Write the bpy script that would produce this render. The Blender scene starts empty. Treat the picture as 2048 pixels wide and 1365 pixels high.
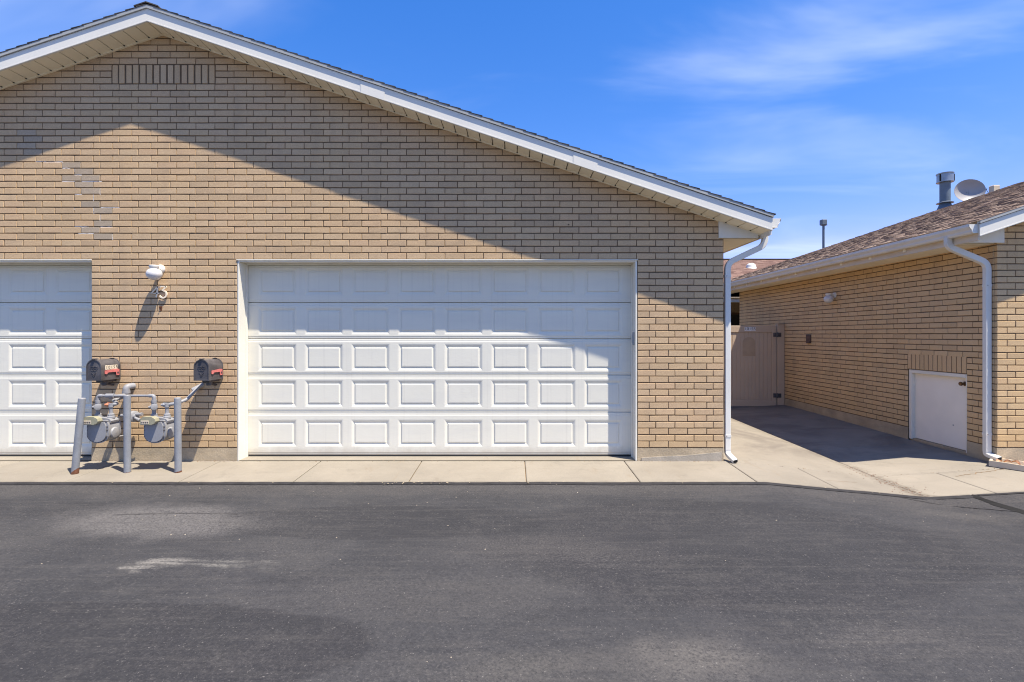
import bpy, math, random
from mathutils import Vector, Matrix, noise as mnoise

random.seed(7)
R = math.radians
scene = bpy.context.scene
COL = scene.collection

# ------------------------------------------------------------------ camera
CAM_H, CAM_D = 1.636, 6.65
cd = bpy.data.cameras.new('camera')
cam = bpy.data.objects.new('camera', cd); COL.objects.link(cam)
cam.location = (0, -CAM_D, CAM_H); cam.rotation_euler = (R(90), 0, 0)
cd.sensor_width = 36; cd.lens = 18.0
cd.shift_x = -3/2048; cd.shift_y = -12.5/2048
cd.clip_start = 0.05; cd.clip_end = 2000
scene.camera = cam

# ------------------------------------------------------------------ light
SUN_TO = Vector((1.45, -1.0, 4.0)).normalized()
SUN_EL = math.asin(SUN_TO.z); SUN_ROT = math.atan2(SUN_TO.x, SUN_TO.y)
sd = bpy.data.lights.new('sun', 'SUN'); sd.energy = 5.0; sd.angle = R(0.5); sd.color = (1.0, 0.925, 0.80)
sun = bpy.data.objects.new('sun', sd); COL.objects.link(sun)
sun.rotation_euler = (-SUN_TO).to_track_quat('-Z', 'Y').to_euler()
sun.location = (10, -10, 30)

world = bpy.data.worlds.new('World'); scene.world = world; world.use_nodes = True
wt = world.node_tree; wt.nodes.clear()
def wn(t, **k):
    n = wt.nodes.new(t)
    for a, b in k.items(): setattr(n, a, b)
    return n
wl = wt.links.new
w_out = wn('ShaderNodeOutputWorld'); w_bg = wn('ShaderNodeBackground')
w_bg.inputs['Strength'].default_value = 0.10
w_sky = wn('ShaderNodeTexSky', sky_type='NISHITA', sun_disc=False, sun_elevation=SUN_EL, sun_rotation=SUN_ROT,
           altitude=1400, air_density=1.0, dust_density=0.1, ozone_density=2.2)
# the photograph's strongly graded blue: one colour curve for the whole sky
w_sc = wn('ShaderNodeSeparateColor'); w_cc = wn('ShaderNodeCombineColor'); wl(w_sky.outputs[0], w_sc.inputs[0])
for i_, (gain, gam) in enumerate(((.421, 1.94), (.873, 1.0), (2.06, .70))):
    w_p = wn('ShaderNodeMath', operation='POWER'); w_g = wn('ShaderNodeMath', operation='MULTIPLY')
    wl(w_sc.outputs[i_], w_p.inputs[0]); w_p.inputs[1].default_value = gam
    wl(w_p.outputs[0], w_g.inputs[0]); w_g.inputs[1].default_value = gain; wl(w_g.outputs[0], w_cc.inputs[i_])
    if i_ == 0: w_r_out = w_g.outputs[0]
    if i_ == 1:
        w_lim = wn('ShaderNodeMath', operation='MULTIPLY'); wl(w_g.outputs[0], w_lim.inputs[0]); w_lim.inputs[1].default_value = .72
        w_min = wn('ShaderNodeMath', operation='MINIMUM'); wl(w_r_out, w_min.inputs[0]); wl(w_lim.outputs[0], w_min.inputs[1]); wl(w_min.outputs[0], w_cc.inputs[0])
# thin cirrus, laid out on a plane far overhead: direction.xy / direction.z
w_tc = wn('ShaderNodeTexCoord'); w_sep = wn('ShaderNodeSeparateXYZ'); wl(w_tc.outputs['Generated'], w_sep.inputs[0])
w_mz = wn('ShaderNodeMath', operation='MAXIMUM'); wl(w_sep.outputs['Z'], w_mz.inputs[0]); w_mz.inputs[1].default_value = 0.03
w_az = wn('ShaderNodeMath', operation='ADD'); wl(w_mz.outputs[0], w_az.inputs[0]); w_az.inputs[1].default_value = 0.12
w_dx = wn('ShaderNodeMath', operation='DIVIDE'); wl(w_sep.outputs['X'], w_dx.inputs[0]); wl(w_az.outputs[0], w_dx.inputs[1])
w_dy = wn('ShaderNodeMath', operation='DIVIDE'); wl(w_sep.outputs['Y'], w_dy.inputs[0]); wl(w_az.outputs[0], w_dy.inputs[1])
w_cb = wn('ShaderNodeCombineXYZ'); wl(w_dx.outputs[0], w_cb.inputs[0]); wl(w_dy.outputs[0], w_cb.inputs[1])
w_map = wn('ShaderNodeMapping'); w_map.inputs['Rotation'].default_value = (0, 0, R(12)); w_map.inputs['Location'].default_value = (3.93, 0.665, 0.0)
w_map.inputs['Scale'].default_value = (0.62, 1.25, 1)
wl(w_cb.outputs[0], w_map.inputs[0])
w_n1 = wn('ShaderNodeTexNoise'); w_n1.inputs['Scale'].default_value = 1.15; w_n1.inputs['Detail'].default_value = 5; w_n1.inputs['Roughness'].default_value = .53; w_n1.inputs['Distortion'].default_value = .6
wl(w_map.outputs[0], w_n1.inputs['Vector'])
w_r1 = wn('ShaderNodeMapRange'); w_r1.inputs['From Min'].default_value = .43; w_r1.inputs['From Max'].default_value = .82
w_r1.inputs['To Max'].default_value = .34; w_r1.interpolation_type = 'SMOOTHSTEP'
wl(w_n1.outputs['Fac'], w_r1.inputs['Value'])
w_mix = wn('ShaderNodeMix', data_type='RGBA'); wl(w_r1.outputs[0], w_mix.inputs[0]); wl(w_cc.outputs[0], w_mix.inputs[6]); w_mix.inputs[7].default_value = (6.4, 6.9, 8.2, 1)
wl(w_mix.outputs[2], w_bg.inputs['Color']); wl(w_bg.outputs[0], w_out.inputs[0])

vs = scene.view_settings
vs.view_transform = 'Standard'; vs.look = 'None'; vs.exposure = 0.92; vs.gamma = 1.0; vs.use_curve_mapping = False
scene.cycles.max_bounces = 8; scene.cycles.diffuse_bounces = 5
scene.cycles.use_denoising = True
scene.cycles.pixel_filter_type = 'BLACKMAN_HARRIS'; scene.cycles.filter_width = 1.1

# ------------------------------------------------------------------ materials
def material(name):
    m = bpy.data.materials.new(name); m.use_nodes = True
    nt = m.node_tree; nt.nodes.clear()
    o = nt.nodes.new('ShaderNodeOutputMaterial'); b = nt.nodes.new('ShaderNodeBsdfPrincipled')
    nt.links.new(b.outputs[0], o.inputs[0])
    return m, nt, b
def N(nt, t, **k):
    n = nt.nodes.new(t)
    for a, v in k.items():
        if a.startswith('in_'): n.inputs[a[3:].replace('_', ' ')].default_value = v
        else: setattr(n, a, v)
    return n
def pos(nt):
    return N(nt, 'ShaderNodeNewGeometry').outputs['Position']
def noise_n(nt, vec, scale, detail=3, rough=.55, dist=0):
    n = N(nt, 'ShaderNodeTexNoise'); n.inputs['Scale'].default_value = scale; n.inputs['Detail'].default_value = detail
    n.inputs['Roughness'].default_value = rough; n.inputs['Distortion'].default_value = dist
    nt.links.new(vec, n.inputs['Vector']); return n.outputs['Fac']
def ramp(nt, fac, stops, interp='LINEAR'):
    r = N(nt, 'ShaderNodeValToRGB'); r.color_ramp.interpolation = interp
    e = r.color_ramp.elements
    while len(e) > 1: e.remove(e[-1])
    e[0].position = stops[0][0]; e[0].color = (*stops[0][1], 1)
    for p, c in stops[1:]:
        x = e.new(p); x.color = (*c, 1)
    nt.links.new(fac, r.inputs[0]); return r.outputs[0]
def mapr(nt, v, a, b, c=0., d=1., smooth=False):
    m = N(nt, 'ShaderNodeMapRange'); m.inputs['From Min'].default_value = a; m.inputs['From Max'].default_value = b
    m.inputs['To Min'].default_value = c; m.inputs['To Max'].default_value = d
    if smooth: m.interpolation_type = 'SMOOTHSTEP'
    nt.links.new(v, m.inputs['Value']); return m.outputs[0]
def mixc(nt, f, a, b, mode='MIX'):
    m = N(nt, 'ShaderNodeMix', data_type='RGBA', blend_type=mode)
    for s, v in ((0, f), (6, a), (7, b)):
        if hasattr(v, 'links'): nt.links.new(v, m.inputs[s])
        elif isinstance(v, (int, float)): m.inputs[s].default_value = v
        else: m.inputs[s].default_value = (*v, 1)
    return m.outputs[2]
def mth(nt, op, a, b=None):
    m = N(nt, 'ShaderNodeMath', operation=op)
    for i, v in enumerate((a, b)):
        if v is None: continue
        if hasattr(v, 'links'): nt.links.new(v, m.inputs[i])
        else: m.inputs[i].default_value = v
    return m.outputs[0]
def bump(nt, b, h, strength, dist):
    n = N(nt, 'ShaderNodeBump'); n.inputs['Strength'].default_value = strength; n.inputs['Distance'].default_value = dist
    nt.links.new(h, n.inputs['Height']); nt.links.new(n.outputs[0], b.inputs['Normal'])
def stretch(nt, vec, s):
    m = N(nt, 'ShaderNodeMapping'); m.inputs['Scale'].default_value = s
    nt.links.new(vec, m.inputs[0]); return m.outputs[0]
def rnd(nt):
    a = N(nt, 'ShaderNodeObjectInfo').outputs['Random']; b = N(nt, 'ShaderNodeNewGeometry').outputs['Random Per Island']
    return mth(nt, 'FRACT', mth(nt, 'ADD', a, b))

def simple(name, col, rough=.6, var=.12, scale=3., bump_s=.0, bump_scale=60., metal=0., grain=.05, spec=.4, streak=None):
    m, nt, b = material(name); p = pos(nt)
    f = noise_n(nt, p, scale, 4)
    lo = tuple(c*(1-var) for c in col); hi = tuple(min(1, c*(1+var)) for c in col)
    c = ramp(nt, f, [(.3, lo), (.7, hi)])
    g = noise_n(nt, p, 140, 2)
    c = mixc(nt, grain, c, ramp(nt, g, [(.3, (0, 0, 0)), (.7, (1, 1, 1))]), 'OVERLAY')
    if streak:
        s = noise_n(nt, stretch(nt, p, streak[0]), 1.0, 4)
        c = mixc(nt, mapr(nt, s, .5, .75, 0, streak[2]), c, streak[1])
    nt.links.new(c, b.inputs['Base Color']); b.inputs['Roughness'].default_value = rough
    b.inputs['Metallic'].default_value = metal; b.inputs['Specular IOR Level'].default_value = spec
    if bump_s: bump(nt, b, noise_n(nt, p, bump_scale, 4), bump_s, .004)
    return m

def brick_material(name, stops, bump_s=.45):
    m, nt, b = material(name); p = pos(nt)
    c = ramp(nt, rnd(nt), stops)
    big = noise_n(nt, p, .55, 3)
    c = mixc(nt, mapr(nt, big, .35, .7, 0, .30), c, (.52, .37, .24))
    g = noise_n(nt, stretch(nt, p, (1, 1, 1.6)), 90, 4, .7)
    c = mixc(nt, .32, c, ramp(nt, g, [(.3, (.18, .18, .18)), (.7, (.82, .82, .82))]), 'OVERLAY')
    sp = noise_n(nt, p, 260, 2)
    c = mixc(nt, mapr(nt, sp, .66, .74, 0, .5), c, (.20, .13, .08))
    st = noise_n(nt, stretch(nt, p, (3, 3, .5)), 1.6, 4)
    c = mixc(nt, mapr(nt, st, .52, .8, 0, .42), c, (.36, .26, .17))
    s_ = N(nt, 'ShaderNodeSeparateXYZ'); nt.links.new(p, s_.inputs[0])
    splash = mth(nt, 'ADD', s_.outputs[2], mth(nt, 'MULTIPLY', mth(nt, 'SUBTRACT', noise_n(nt, p, 3.5, 5, .7), .5), -.5))
    c = mixc(nt, mapr(nt, splash, .15, .62, .38, 0, True), c, (.47, .325, .165))  # ochre tint, stronger towards the foot of the wall
    blot = noise_n(nt, p, 5.5, 5, .75)
    c = mixc(nt, mapr(nt, blot, .60, .78, 0, .30), c, (.62, .50, .37))
    nt.links.new(c, b.inputs['Base Color']); b.inputs['Roughness'].default_value = .9; b.inputs['Specular IOR Level'].default_value = .2
    h = mth(nt, 'ADD', g, mth(nt, 'MULTIPLY', noise_n(nt, p, 22, 3), .6))
    bump(nt, b, h, bump_s, .0025)
    return m

M = {}
TAN = [(0, (.475, .332, .195)), (.2, (.535, .375, .215)), (.5, (.575, .398, .224)), (.7, (.56, .382, .222)), (.85, (.54, .388, .230)), (1, (.605, .424, .246))]
TAN_BOUNCE = [(p_, (a*1.10, b_*1.08, c_*.98)) for p_, (a, b_, c_) in TAN]  # same tan brick, colour lifted and warmed to stand in for bounce light
M['brick'] = brick_material('tan_brick', TAN)
M['brick_house'] = brick_material('tan_brick_bounce', TAN_BOUNCE)
M['brick_grey'] = brick_material('grey_replacement_brick', [(0, (.37, .295, .21)), (1, (.43, .34, .24))])
M['brick_dark'] = brick_material('dark_corner_brick', [(0, (.33, .235, .16)), (1, (.37, .27, .19))])
M['mortar'] = simple('mortar', (.13, .088, .052), .95, .25, 6, .5, 90, grain=.2)
M['mortar_light'] = simple('fresh_mortar', (.62, .58, .54), .95, .15, 12, .5, 120, grain=.2)
M['white'] = simple('white_metal', (.74, .705, .62), .45, .03, 2, grain=.03, streak=((2.5, 2.5, .6), (.62, .61, .57), .22))
M['gutter'] = simple('white_gutter_paint', (.69, .665, .60), .42, .04, 3, grain=.03, streak=((6, 6, .8), (.52, .50, .46), .35))
m, nt, b = material('garage_door_paint'); p = pos(nt)
f = noise_n(nt, p, 1.3, 4)
c = ramp(nt, f, [(.3, (.70, .668, .560)), (.7, (.735, .700, .590))])
st = noise_n(nt, stretch(nt, p, (1.0, 1.0, 6)), 1.0, 5, .6)
c = mixc(nt, mapr(nt, st, .48, .75, 0, .34), c, (.58, .56, .51))
drip = noise_n(nt, stretch(nt, p, (26, 1, .5)), 1.0, 4, .6)
c = mixc(nt, mapr(nt, drip, .56, .78, 0, .30), c, (.50, .47, .41))
s = N(nt, 'ShaderNodeSeparateXYZ'); nt.links.new(p, s.inputs[0])
low = mth(nt, 'ADD', s.outputs[2], mth(nt, 'MULTIPLY', mth(nt, 'SUBTRACT', noise_n(nt, p, 5, 5, .7), .5), -.22))
c = mixc(nt, mapr(nt, low, .03, .17, .5, 0, True), c, (.40, .34, .26))
spk = noise_n(nt, p, 34, 3, .8)
c = mixc(nt, mapr(nt, spk, .68, .76, 0, .4), c, (.42, .37, .30))
nt.links.new(c, b.inputs['Base Color']); b.inputs['Roughness'].default_value = .5; b.inputs['Specular IOR Level'].default_value = .4
bump(nt, b, mth(nt, 'ADD', noise_n(nt, stretch(nt, p, (18, 18, 120)), 1, 3), mth(nt, 'MULTIPLY', noise_n(nt, p, 3.2, 2), 2.0)), .12, .006)
M['door'] = m
M['frame'] = simple('white_frame_paint', (.74, .70, .60), .5, .04, 4, grain=.03, streak=((4, 4, 1), (.6, .58, .52), .3))
M['almond'] = simple('almond_soffit', (.88, .79, .59), .5, .04, 3, grain=.03)
M['drip'] = simple('grey_drip_edge', (.37, .37, .35), .5, .08, 4, grain=.05)
M['dark'] = simple('dark_gap', (.010, .009, .008), .9, .1)
M['rubber'] = simple('door_seal', (.025, .025, .025), .8, .2)
M['black'] = simple('black_painted_metal', (.065, .060, .064), .45, .3, 9, .15, 60, grain=.2, streak=((5, 5, 9), (.17, .155, .15), .5))
M['red'] = simple('faded_red_flag', (.60, .17, .155), .55, .12, 12)
M['pipe'] = simple('grey_pipe_paint', (.215, .225, .245), .5, .10, 9, .25, 50, grain=.1, streak=((9, 9, 3), (.15, .14, .14), .5))
M['pipe2'] = simple('pale_grey_meter_paint', (.265, .265, .275), .5, .08, 8, .2, 60, grain=.08, streak=((9, 9, 3), (.22, .21, .2), .4))
M['index'] = simple('yellowed_plastic', (.31, .29, .195), .45, .1, 14, grain=.08)
M['rust'] = simple('rust', (.15, .06, .03), .9, .35, 25, .6, 90, grain=.2)
M['orange'] = simple('orange_cap', (.55, .20, .10), .6, .15, 12)
M['globe'] = simple('white_glass_globe', (.62, .60, .585), .12, .02, 4, spec=.5, grain=.01)
M['numeral'] = simple('peeling_cream_numeral', (.86, .73, .55), .6, .06, 28, grain=.05)
M['found'] = simple('weathered_foundation_concrete', (.40, .32, .215), .95, .18, 3.5, .8, 38, grain=.2, streak=((3, 3, 14), (.26, .225, .17), .6))
M['parge'] = simple('grey_patch_mortar', (.36, .315, .25), .95, .15, 7, .8, 45, grain=.2)
M['vinyl'] = simple('taupe_vinyl', (.50, .38, .27), .45, .05, 2, grain=.03)
M['vinyl2'] = simple('stained_taupe_vinyl', (.43, .31, .20), .5, .08, 6, grain=.05)
M['label_white'] = simple('white_number_tile', (.8, .8, .78), .5, .03)
M['ink'] = simple('black_ink', (.02, .02, .02), .6, .05)
M['galv'] = simple('galvanised_metal', (.28, .31, .34), .38, .15, 6, metal=.75, grain=.08)
M['galvp'] = simple('weathered_flue_metal', (.115, .15, .185), .5, .15, 4, metal=.1, grain=.08)
M['dish'] = simple('pale_grey_dish', (.34, .325, .32), .45, .04, 4)
M['splash'] = simple('beige_plastic', (.55, .46, .34), .6, .06, 4)
M['bronze'] = simple('brown_plate', (.10, .06, .045), .5, .2, 10)
M['brass'] = simple('tarnished_bronze_knob', (.14, .085, .045), .35, .2, 20, metal=.7)
M['accessdoor'] = simple('cream_white_door_paint', (.84, .775, .67), .5, .05, 2, .1, 90, grain=.03)
M['fasciawood'] = simple('peach_fascia_paint', (.66, .55, .40), .6, .08, 3, grain=.05, streak=((1.5, 1.5, 6), (.45, .33, .2), .4))
M['wood'] = simple('roof_sheathing', (.22, .16, .10), .9, .2)

def shingle_material(name, stops):
    m, nt, b = material(name); p = pos(nt)
    c = ramp(nt, rnd(nt), stops)
    g = noise_n(nt, p, 160, 2, .7)
    c = mixc(nt, .45, c, ramp(nt, g, [(.3, (.1, .1, .1)), (.7, (.9, .9, .9))]), 'OVERLAY')
    nt.links.new(c, b.inputs['Base Color']); b.inputs['Roughness'].default_value = .95; b.inputs['Specular IOR Level'].default_value = .15
    bump(nt, b, g, .6, .003); return m
M['shingle'] = shingle_material('brown_shingle', [(0, (.10, .072, .056)), (.2, (.19, .137, .105)), (.5, (.28, .20, .15)), (.8, (.35, .255, .19)), (1, (.42, .32, .245))])
M['shingle_red'] = shingle_material('reddish_shingle', [(0, (.12, .07, .055)), (.5, (.19, .115, .09)), (1, (.24, .155, .12))])
M['shingle_dark'] = shingle_material('dark_shingle', [(0, (.03, .028, .026)), (.5, (.055, .05, .048)), (1, (.09, .08, .07))])

# far brickwork, too small to tell the bricks apart
m, nt, b = material('far_brick'); p = pos(nt)
sx = N(nt, 'ShaderNodeSeparateXYZ'); nt.links.new(p, sx.inputs[0]); cx = N(nt, 'ShaderNodeCombineXYZ')
nt.links.new(mth(nt, 'ADD', sx.outputs[0], sx.outputs[1]), cx.inputs[0]); nt.links.new(sx.outputs[2], cx.inputs[1])
bt = N(nt, 'ShaderNodeTexBrick'); nt.links.new(cx.outputs[0], bt.inputs['Vector'])
bt.inputs['Scale'].default_value = 1; bt.inputs['Brick Width'].default_value = .2487; bt.inputs['Row Height'].default_value = .0843; bt.inputs['Mortar Size'].default_value = .006
bt.inputs['Color1'].default_value = (.30, .22, .15, 1); bt.inputs['Color2'].default_value = (.36, .27, .18, 1); bt.inputs['Mortar'].default_value = (.2, .15, .11, 1)
nt.links.new(bt.outputs[0], b.inputs['Base Color']); b.inputs['Roughness'].default_value = .9
M['far_brick'] = m

# concrete
def concrete(name, col):
    m, nt, b = material(name); p = pos(nt)
    f = noise_n(nt, p, 1.1, 5, .6, .3)
    c = ramp(nt, f, [(.3, tuple(x*.86 for x in col)), (.55, col), (.75, tuple(x*1.10 for x in col))])
    c = mixc(nt, .22, c, ramp(nt, rnd(nt), [(0, (.40, .40, .40)), (1, (.62, .61, .59))]), 'OVERLAY')
    st = noise_n(nt, stretch(nt, p, (.5, 5, 1)), 2.2, 5, .6)
    c = mixc(nt, mapr(nt, st, .55, .78, 0, .35), c, tuple(x*.72 for x in col))
    g = noise_n(nt, p, 190, 3, .7)
    c = mixc(nt, .30, c, ramp(nt, g, [(.3, (.25, .25, .25)), (.7, (.75, .75, .75))]), 'OVERLAY')
    spk = noise_n(nt, p, 42, 2)
    c = mixc(nt, mapr(nt, spk, .70, .76, 0, .45), c, (.10, .08, .06))
    # dirt trail washed along the low line of the drive
    s = N(nt, 'ShaderNodeSeparateXYZ'); nt.links.new(p, s.inputs[0])
    wob = noise_n(nt, p, 4.5, 5, .7)
    dx = mth(nt, 'ABSOLUTE', mth(nt, 'ADD', mth(nt, 'SUBTRACT', s.outputs[0], 4.64), mth(nt, 'MULTIPLY', mth(nt, 'SUBTRACT', wob, .5), .34)))
    band = mth(nt, 'MULTIPLY', mapr(nt, dx, .02, .17, 1, 0, True), mapr(nt, s.outputs[1], -.9, .5, 1, .45))
    band = mth(nt, 'MULTIPLY', band, mapr(nt, noise_n(nt, p, 16, 4, .7), .36, .60, 0, 1))
    c = mixc(nt, mth(nt, 'MULTIPLY', band, .85), c, (.09, .067, .048))
    blot = noise_n(nt, p, 2.6, 6, .68, 1.2)
    c = mixc(nt, mapr(nt, blot, .56, .72, 0, .42), c, tuple(x*.66 for x in col))
    c = mixc(nt, mapr(nt, noise_n(nt, stretch(nt, p, (5, 1.2, 1)), 1.3, 5, .7, .6), .60, .76, 0, .30), c, (.20, .135, .075))
    c = mixc(nt, mapr(nt, noise_n(nt, p, 9, 4, .75), .60, .74, 0, .22), c, tuple(min(1, x*1.25) for x in col))
    edge = mth(nt, 'MULTIPLY', mapr(nt, mth(nt, 'ADD', s.outputs[1], mth(nt, 'MULTIPLY', mth(nt, 'SUBTRACT', wob, .5), .16)), -.80, -.875, 0, 1, True), mapr(nt, s.outputs[1], -.95, -.9, 0, 1))
    c = mixc(nt, mth(nt, 'MULTIPLY', edge, .45), c, (.10, .088, .075))
    # old wet stains in the side yard
    w2 = mth(nt, 'MULTIPLY', mapr(nt, noise_n(nt, p, .9, 4, .6, .8), .46, .62, 0, .55), mapr(nt, s.outputs[1], .4, 1.2, 0, 1))
    c = mixc(nt, w2, c, (.13, .11, .095))
    nt.links.new(c, b.inputs['Base Color']); b.inputs['Roughness'].default_value = .92; b.inputs['Specular IOR Level'].default_value = .2
    bump(nt, b, mth(nt, 'ADD', g, noise_n(nt, p, 30, 3)), .3, .002)
    return m
M['concrete'] = concrete('pale_concrete', (.252, .222, .178))
M['joint'] = simple('joint_dirt', (.19, .12, .06), .95, .3, 20)

# asphalt
m, nt, b = material('asphalt'); p = pos(nt)
s = N(nt, 'ShaderNodeSeparateXYZ'); nt.links.new(p, s.inputs[0])
base = noise_n(nt, stretch(nt, p, (.8, 1.3, 1)), .8, 6, .62, .6)
c = ramp(nt, base, [(.30, (.033, .0328, .0358)), (.52, (.0445, .0438, .0468)), (.72, (.060, .0575, .058))])
warp = N(nt, 'ShaderNodeTexNoise'); warp.inputs['Scale'].default_value = 2.3; warp.inputs['Detail'].default_value = 6; warp.inputs['Roughness'].default_value = .65
nt.links.new(p, warp.inputs['Vector'])
wv = N(nt, 'ShaderNodeVectorMath', operation='MULTIPLY_ADD'); nt.links.new(warp.outputs['Color'], wv.inputs[0]); wv.inputs[1].default_value = (1.0, .62, 0); wv.inputs[2].default_value = (-.5, -.31, 0)
wp = N(nt, 'ShaderNodeVectorMath', operation='ADD'); nt.links.new(p, wp.inputs[0]); nt.links.new(wv.outputs[0], wp.inputs[1])
wv2 = N(nt, 'ShaderNodeVectorMath', operation='MULTIPLY_ADD'); nt.links.new(warp.outputs['Color'], wv2.inputs[0]); wv2.inputs[1].default_value = (.25, .16, 0); wv2.inputs[2].default_value = (-.125, -.08, 0)
wp2 = N(nt, 'ShaderNodeVectorMath', operation='ADD'); nt.links.new(p, wp2.inputs[0]); nt.links.new(wv2.outputs[0], wp2.inputs[1])
def ell(cx, cy, rx, ry, inner, rot=0, src=None):
    mp = N(nt, 'ShaderNodeMapping', vector_type='TEXTURE'); mp.inputs['Location'].default_value = (cx, cy, -.06); mp.inputs['Scale'].default_value = (rx, ry, 50); mp.inputs['Rotation'].default_value = (0, 0, rot)
    nt.links.new(src or wp.outputs[0], mp.inputs[0])
    ln = N(nt, 'ShaderNodeVectorMath', operation='LENGTH'); nt.links.new(mp.outputs[0], ln.inputs[0])
    return mapr(nt, ln.outputs[1], inner, 1, 1, 0, True)
agg = noise_n(nt, p, 62, 4, .8)
agg2 = noise_n(nt, p, 30, 3, .8)
aggm = mapr(nt, agg, .36, .60, 0, 1)
brush = mapr(nt, noise_n(nt, stretch(nt, p, (1.2, 22, 1)), 1.6, 4, .6), .38, .60, .0, 1)
exposed = noise_n(nt, stretch(nt, p, (.7, 1.5, 1)), .9, 4, .6)
# sealed, darker patches with a trowelled edge
for (cx_, cy_, rx, ry, inn, k) in ((-1.25, -2.0, 1.6, .42, .93, .62), (-2.6, -3.85, 1.9, .5, .93, .8), (1.75, -2.45, 2.1, 1.1, .85, .6), (4.2, -2.6, 1.4, .6, .85, .35), (-5.2, -1.7, 1.4, .3, .9, .35), (-6, -5.5, 3, 1.4, .9, .4), (5, -6, 3, 1.6, .9, .4)):
    c = mixc(nt, mth(nt, 'MULTIPLY', ell(cx_, cy_, rx, ry, inn, 0, wp2.outputs[0]), k), c, (.029, .0285, .0315))
# worn, stonier patches
edge_band = mth(nt, 'MULTIPLY', mapr(nt, mth(nt, 'ADD', s.outputs[1], mth(nt, 'MULTIPLY', mth(nt, 'SUBTRACT', noise_n(nt, p, 2.2, 5, .65), .5), .6)), -1.45, -1.10, 0, 1, True), aggm)
c = mixc(nt, mth(nt, 'MULTIPLY', edge_band, .55), c, (.092, .083, .077))
for (cx_, cy_, rx, ry, inn, k, colr, rot, br) in ((-3.2, -1.98, 1.3, .52, .35, .95, (.135, .126, .122), -.1, 0), (-2.62, -2.86, .34, .13, .55, 1., (.26, .24, .215), 0, 1), (-2.66, -2.84, .26, .08, .2, .8, (.22, .205, .185), 0, 0), (-2.15, -2.88, .75, .10, .0, 1., (.17, .16, .145), 0, 1),
                          (-4.5, -2.75, .45, .12, .1, .8, (.15, .14, .13), 0, 1), (-4.1, -3.05, .3, .07, .1, .7, (.15, .14, .13), 0, 1), (.95, -3.95, .6, .32, .0, .9, (.12, .11, .10), .2, 0), (.1, -4.05, .8, .25, .0, .7, (.095, .088, .08), 0, 0), (2.2, -3.75, .9, .3, .0, .7, (.10, .092, .085), 0, 1),
                          (4.6, -1.55, 1.1, .3, .0, .7, (.095, .087, .08), -.15, 0), (.2, -2.6, 1.3, .4, .0, .55, (.085, .078, .075), 0, 0), (-.6, -3.3, 1.4, .4, .0, .35, (.08, .074, .07), 0, 0), (-4.6, -3.3, 1.2, .2, .0, .4, (.09, .083, .078), 0, 1)):
    f_ = mth(nt, 'MULTIPLY', ell(cx_, cy_, rx, ry, inn, rot), k)
    f_ = mth(nt, 'MULTIPLY', f_, mth(nt, 'ADD', mth(nt, 'MULTIPLY', aggm, .75), .25))
    if br: f_ = mth(nt, 'MULTIPLY', f_, brush)
    c = mixc(nt, f_, c, colr)
# brushed-on sealer, worn in streaks across and along the lane
sk1 = noise_n(nt, stretch(nt, p, (.7, 11, 1)), 1.5, 6, .65, .4)
sk2 = noise_n(nt, stretch(nt, p, (9, .55, 1)), 1.4, 5, .62, .5)
mott = noise_n(nt, p, 7.5, 5, .7)
c = mixc(nt, mapr(nt, sk1, .50, .68, 0, .42), c, (.072, .067, .064))
c = mixc(nt, mth(nt, 'MULTIPLY', mapr(nt, sk2, .54, .74, 0, .26), mth(nt, 'MULTIPLY', mapr(nt, s.outputs[1], -2.6, -3.4, 0, 1), mapr(nt, noise_n(nt, p, .7, 2), .42, .62, 0, 1))), c, (.080, .074, .070))
c = mixc(nt, mapr(nt, sk1, .34, .46, .30, 0), c, (.030, .0295, .032))
c = mixc(nt, mapr(nt, mott, .50, .72, 0, .35), c, (.074, .069, .066))
c = mixc(nt, mapr(nt, mott, .30, .44, .28, 0), c, (.028, .0275, .030))
# stone showing through the binder, and pits between the stones
c = mixc(nt, mth(nt, 'MULTIPLY', mapr(nt, agg, .52, .72, 0, .5), mapr(nt, exposed, .36, .62, .30, 1)), c, (.135, .125, .117))
c = mixc(nt, mapr(nt, noise_n(nt, p, 48, 2, .9), .665, .71, 0, .6), c, (.20, .185, .17))
c = mixc(nt, mapr(nt, agg, .30, .46, .5, 0), c, (.012, .012, .013))
c = mixc(nt, mapr(nt, agg2, .34, .46, .22, 0), c, (.018, .018, .019))
nt.links.new(c, b.inputs['Base Color']); b.inputs['Roughness'].default_value = .9; b.inputs['Specular IOR Level'].default_value = .2
bump(nt, b, mth(nt, 'ADD', agg, mth(nt, 'MULTIPLY', noise_n(nt, p, 160, 2), .6)), .7, .006)
M['asphalt'] = m
M['tar'] = simple('tar_edge', (.022, .020, .021), .85, .35, 9, .8, 60, grain=.3)
M['soil'] = simple('dry_ground', (.16, .13, .09), .95, .2, .5, .5, 20)

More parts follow.
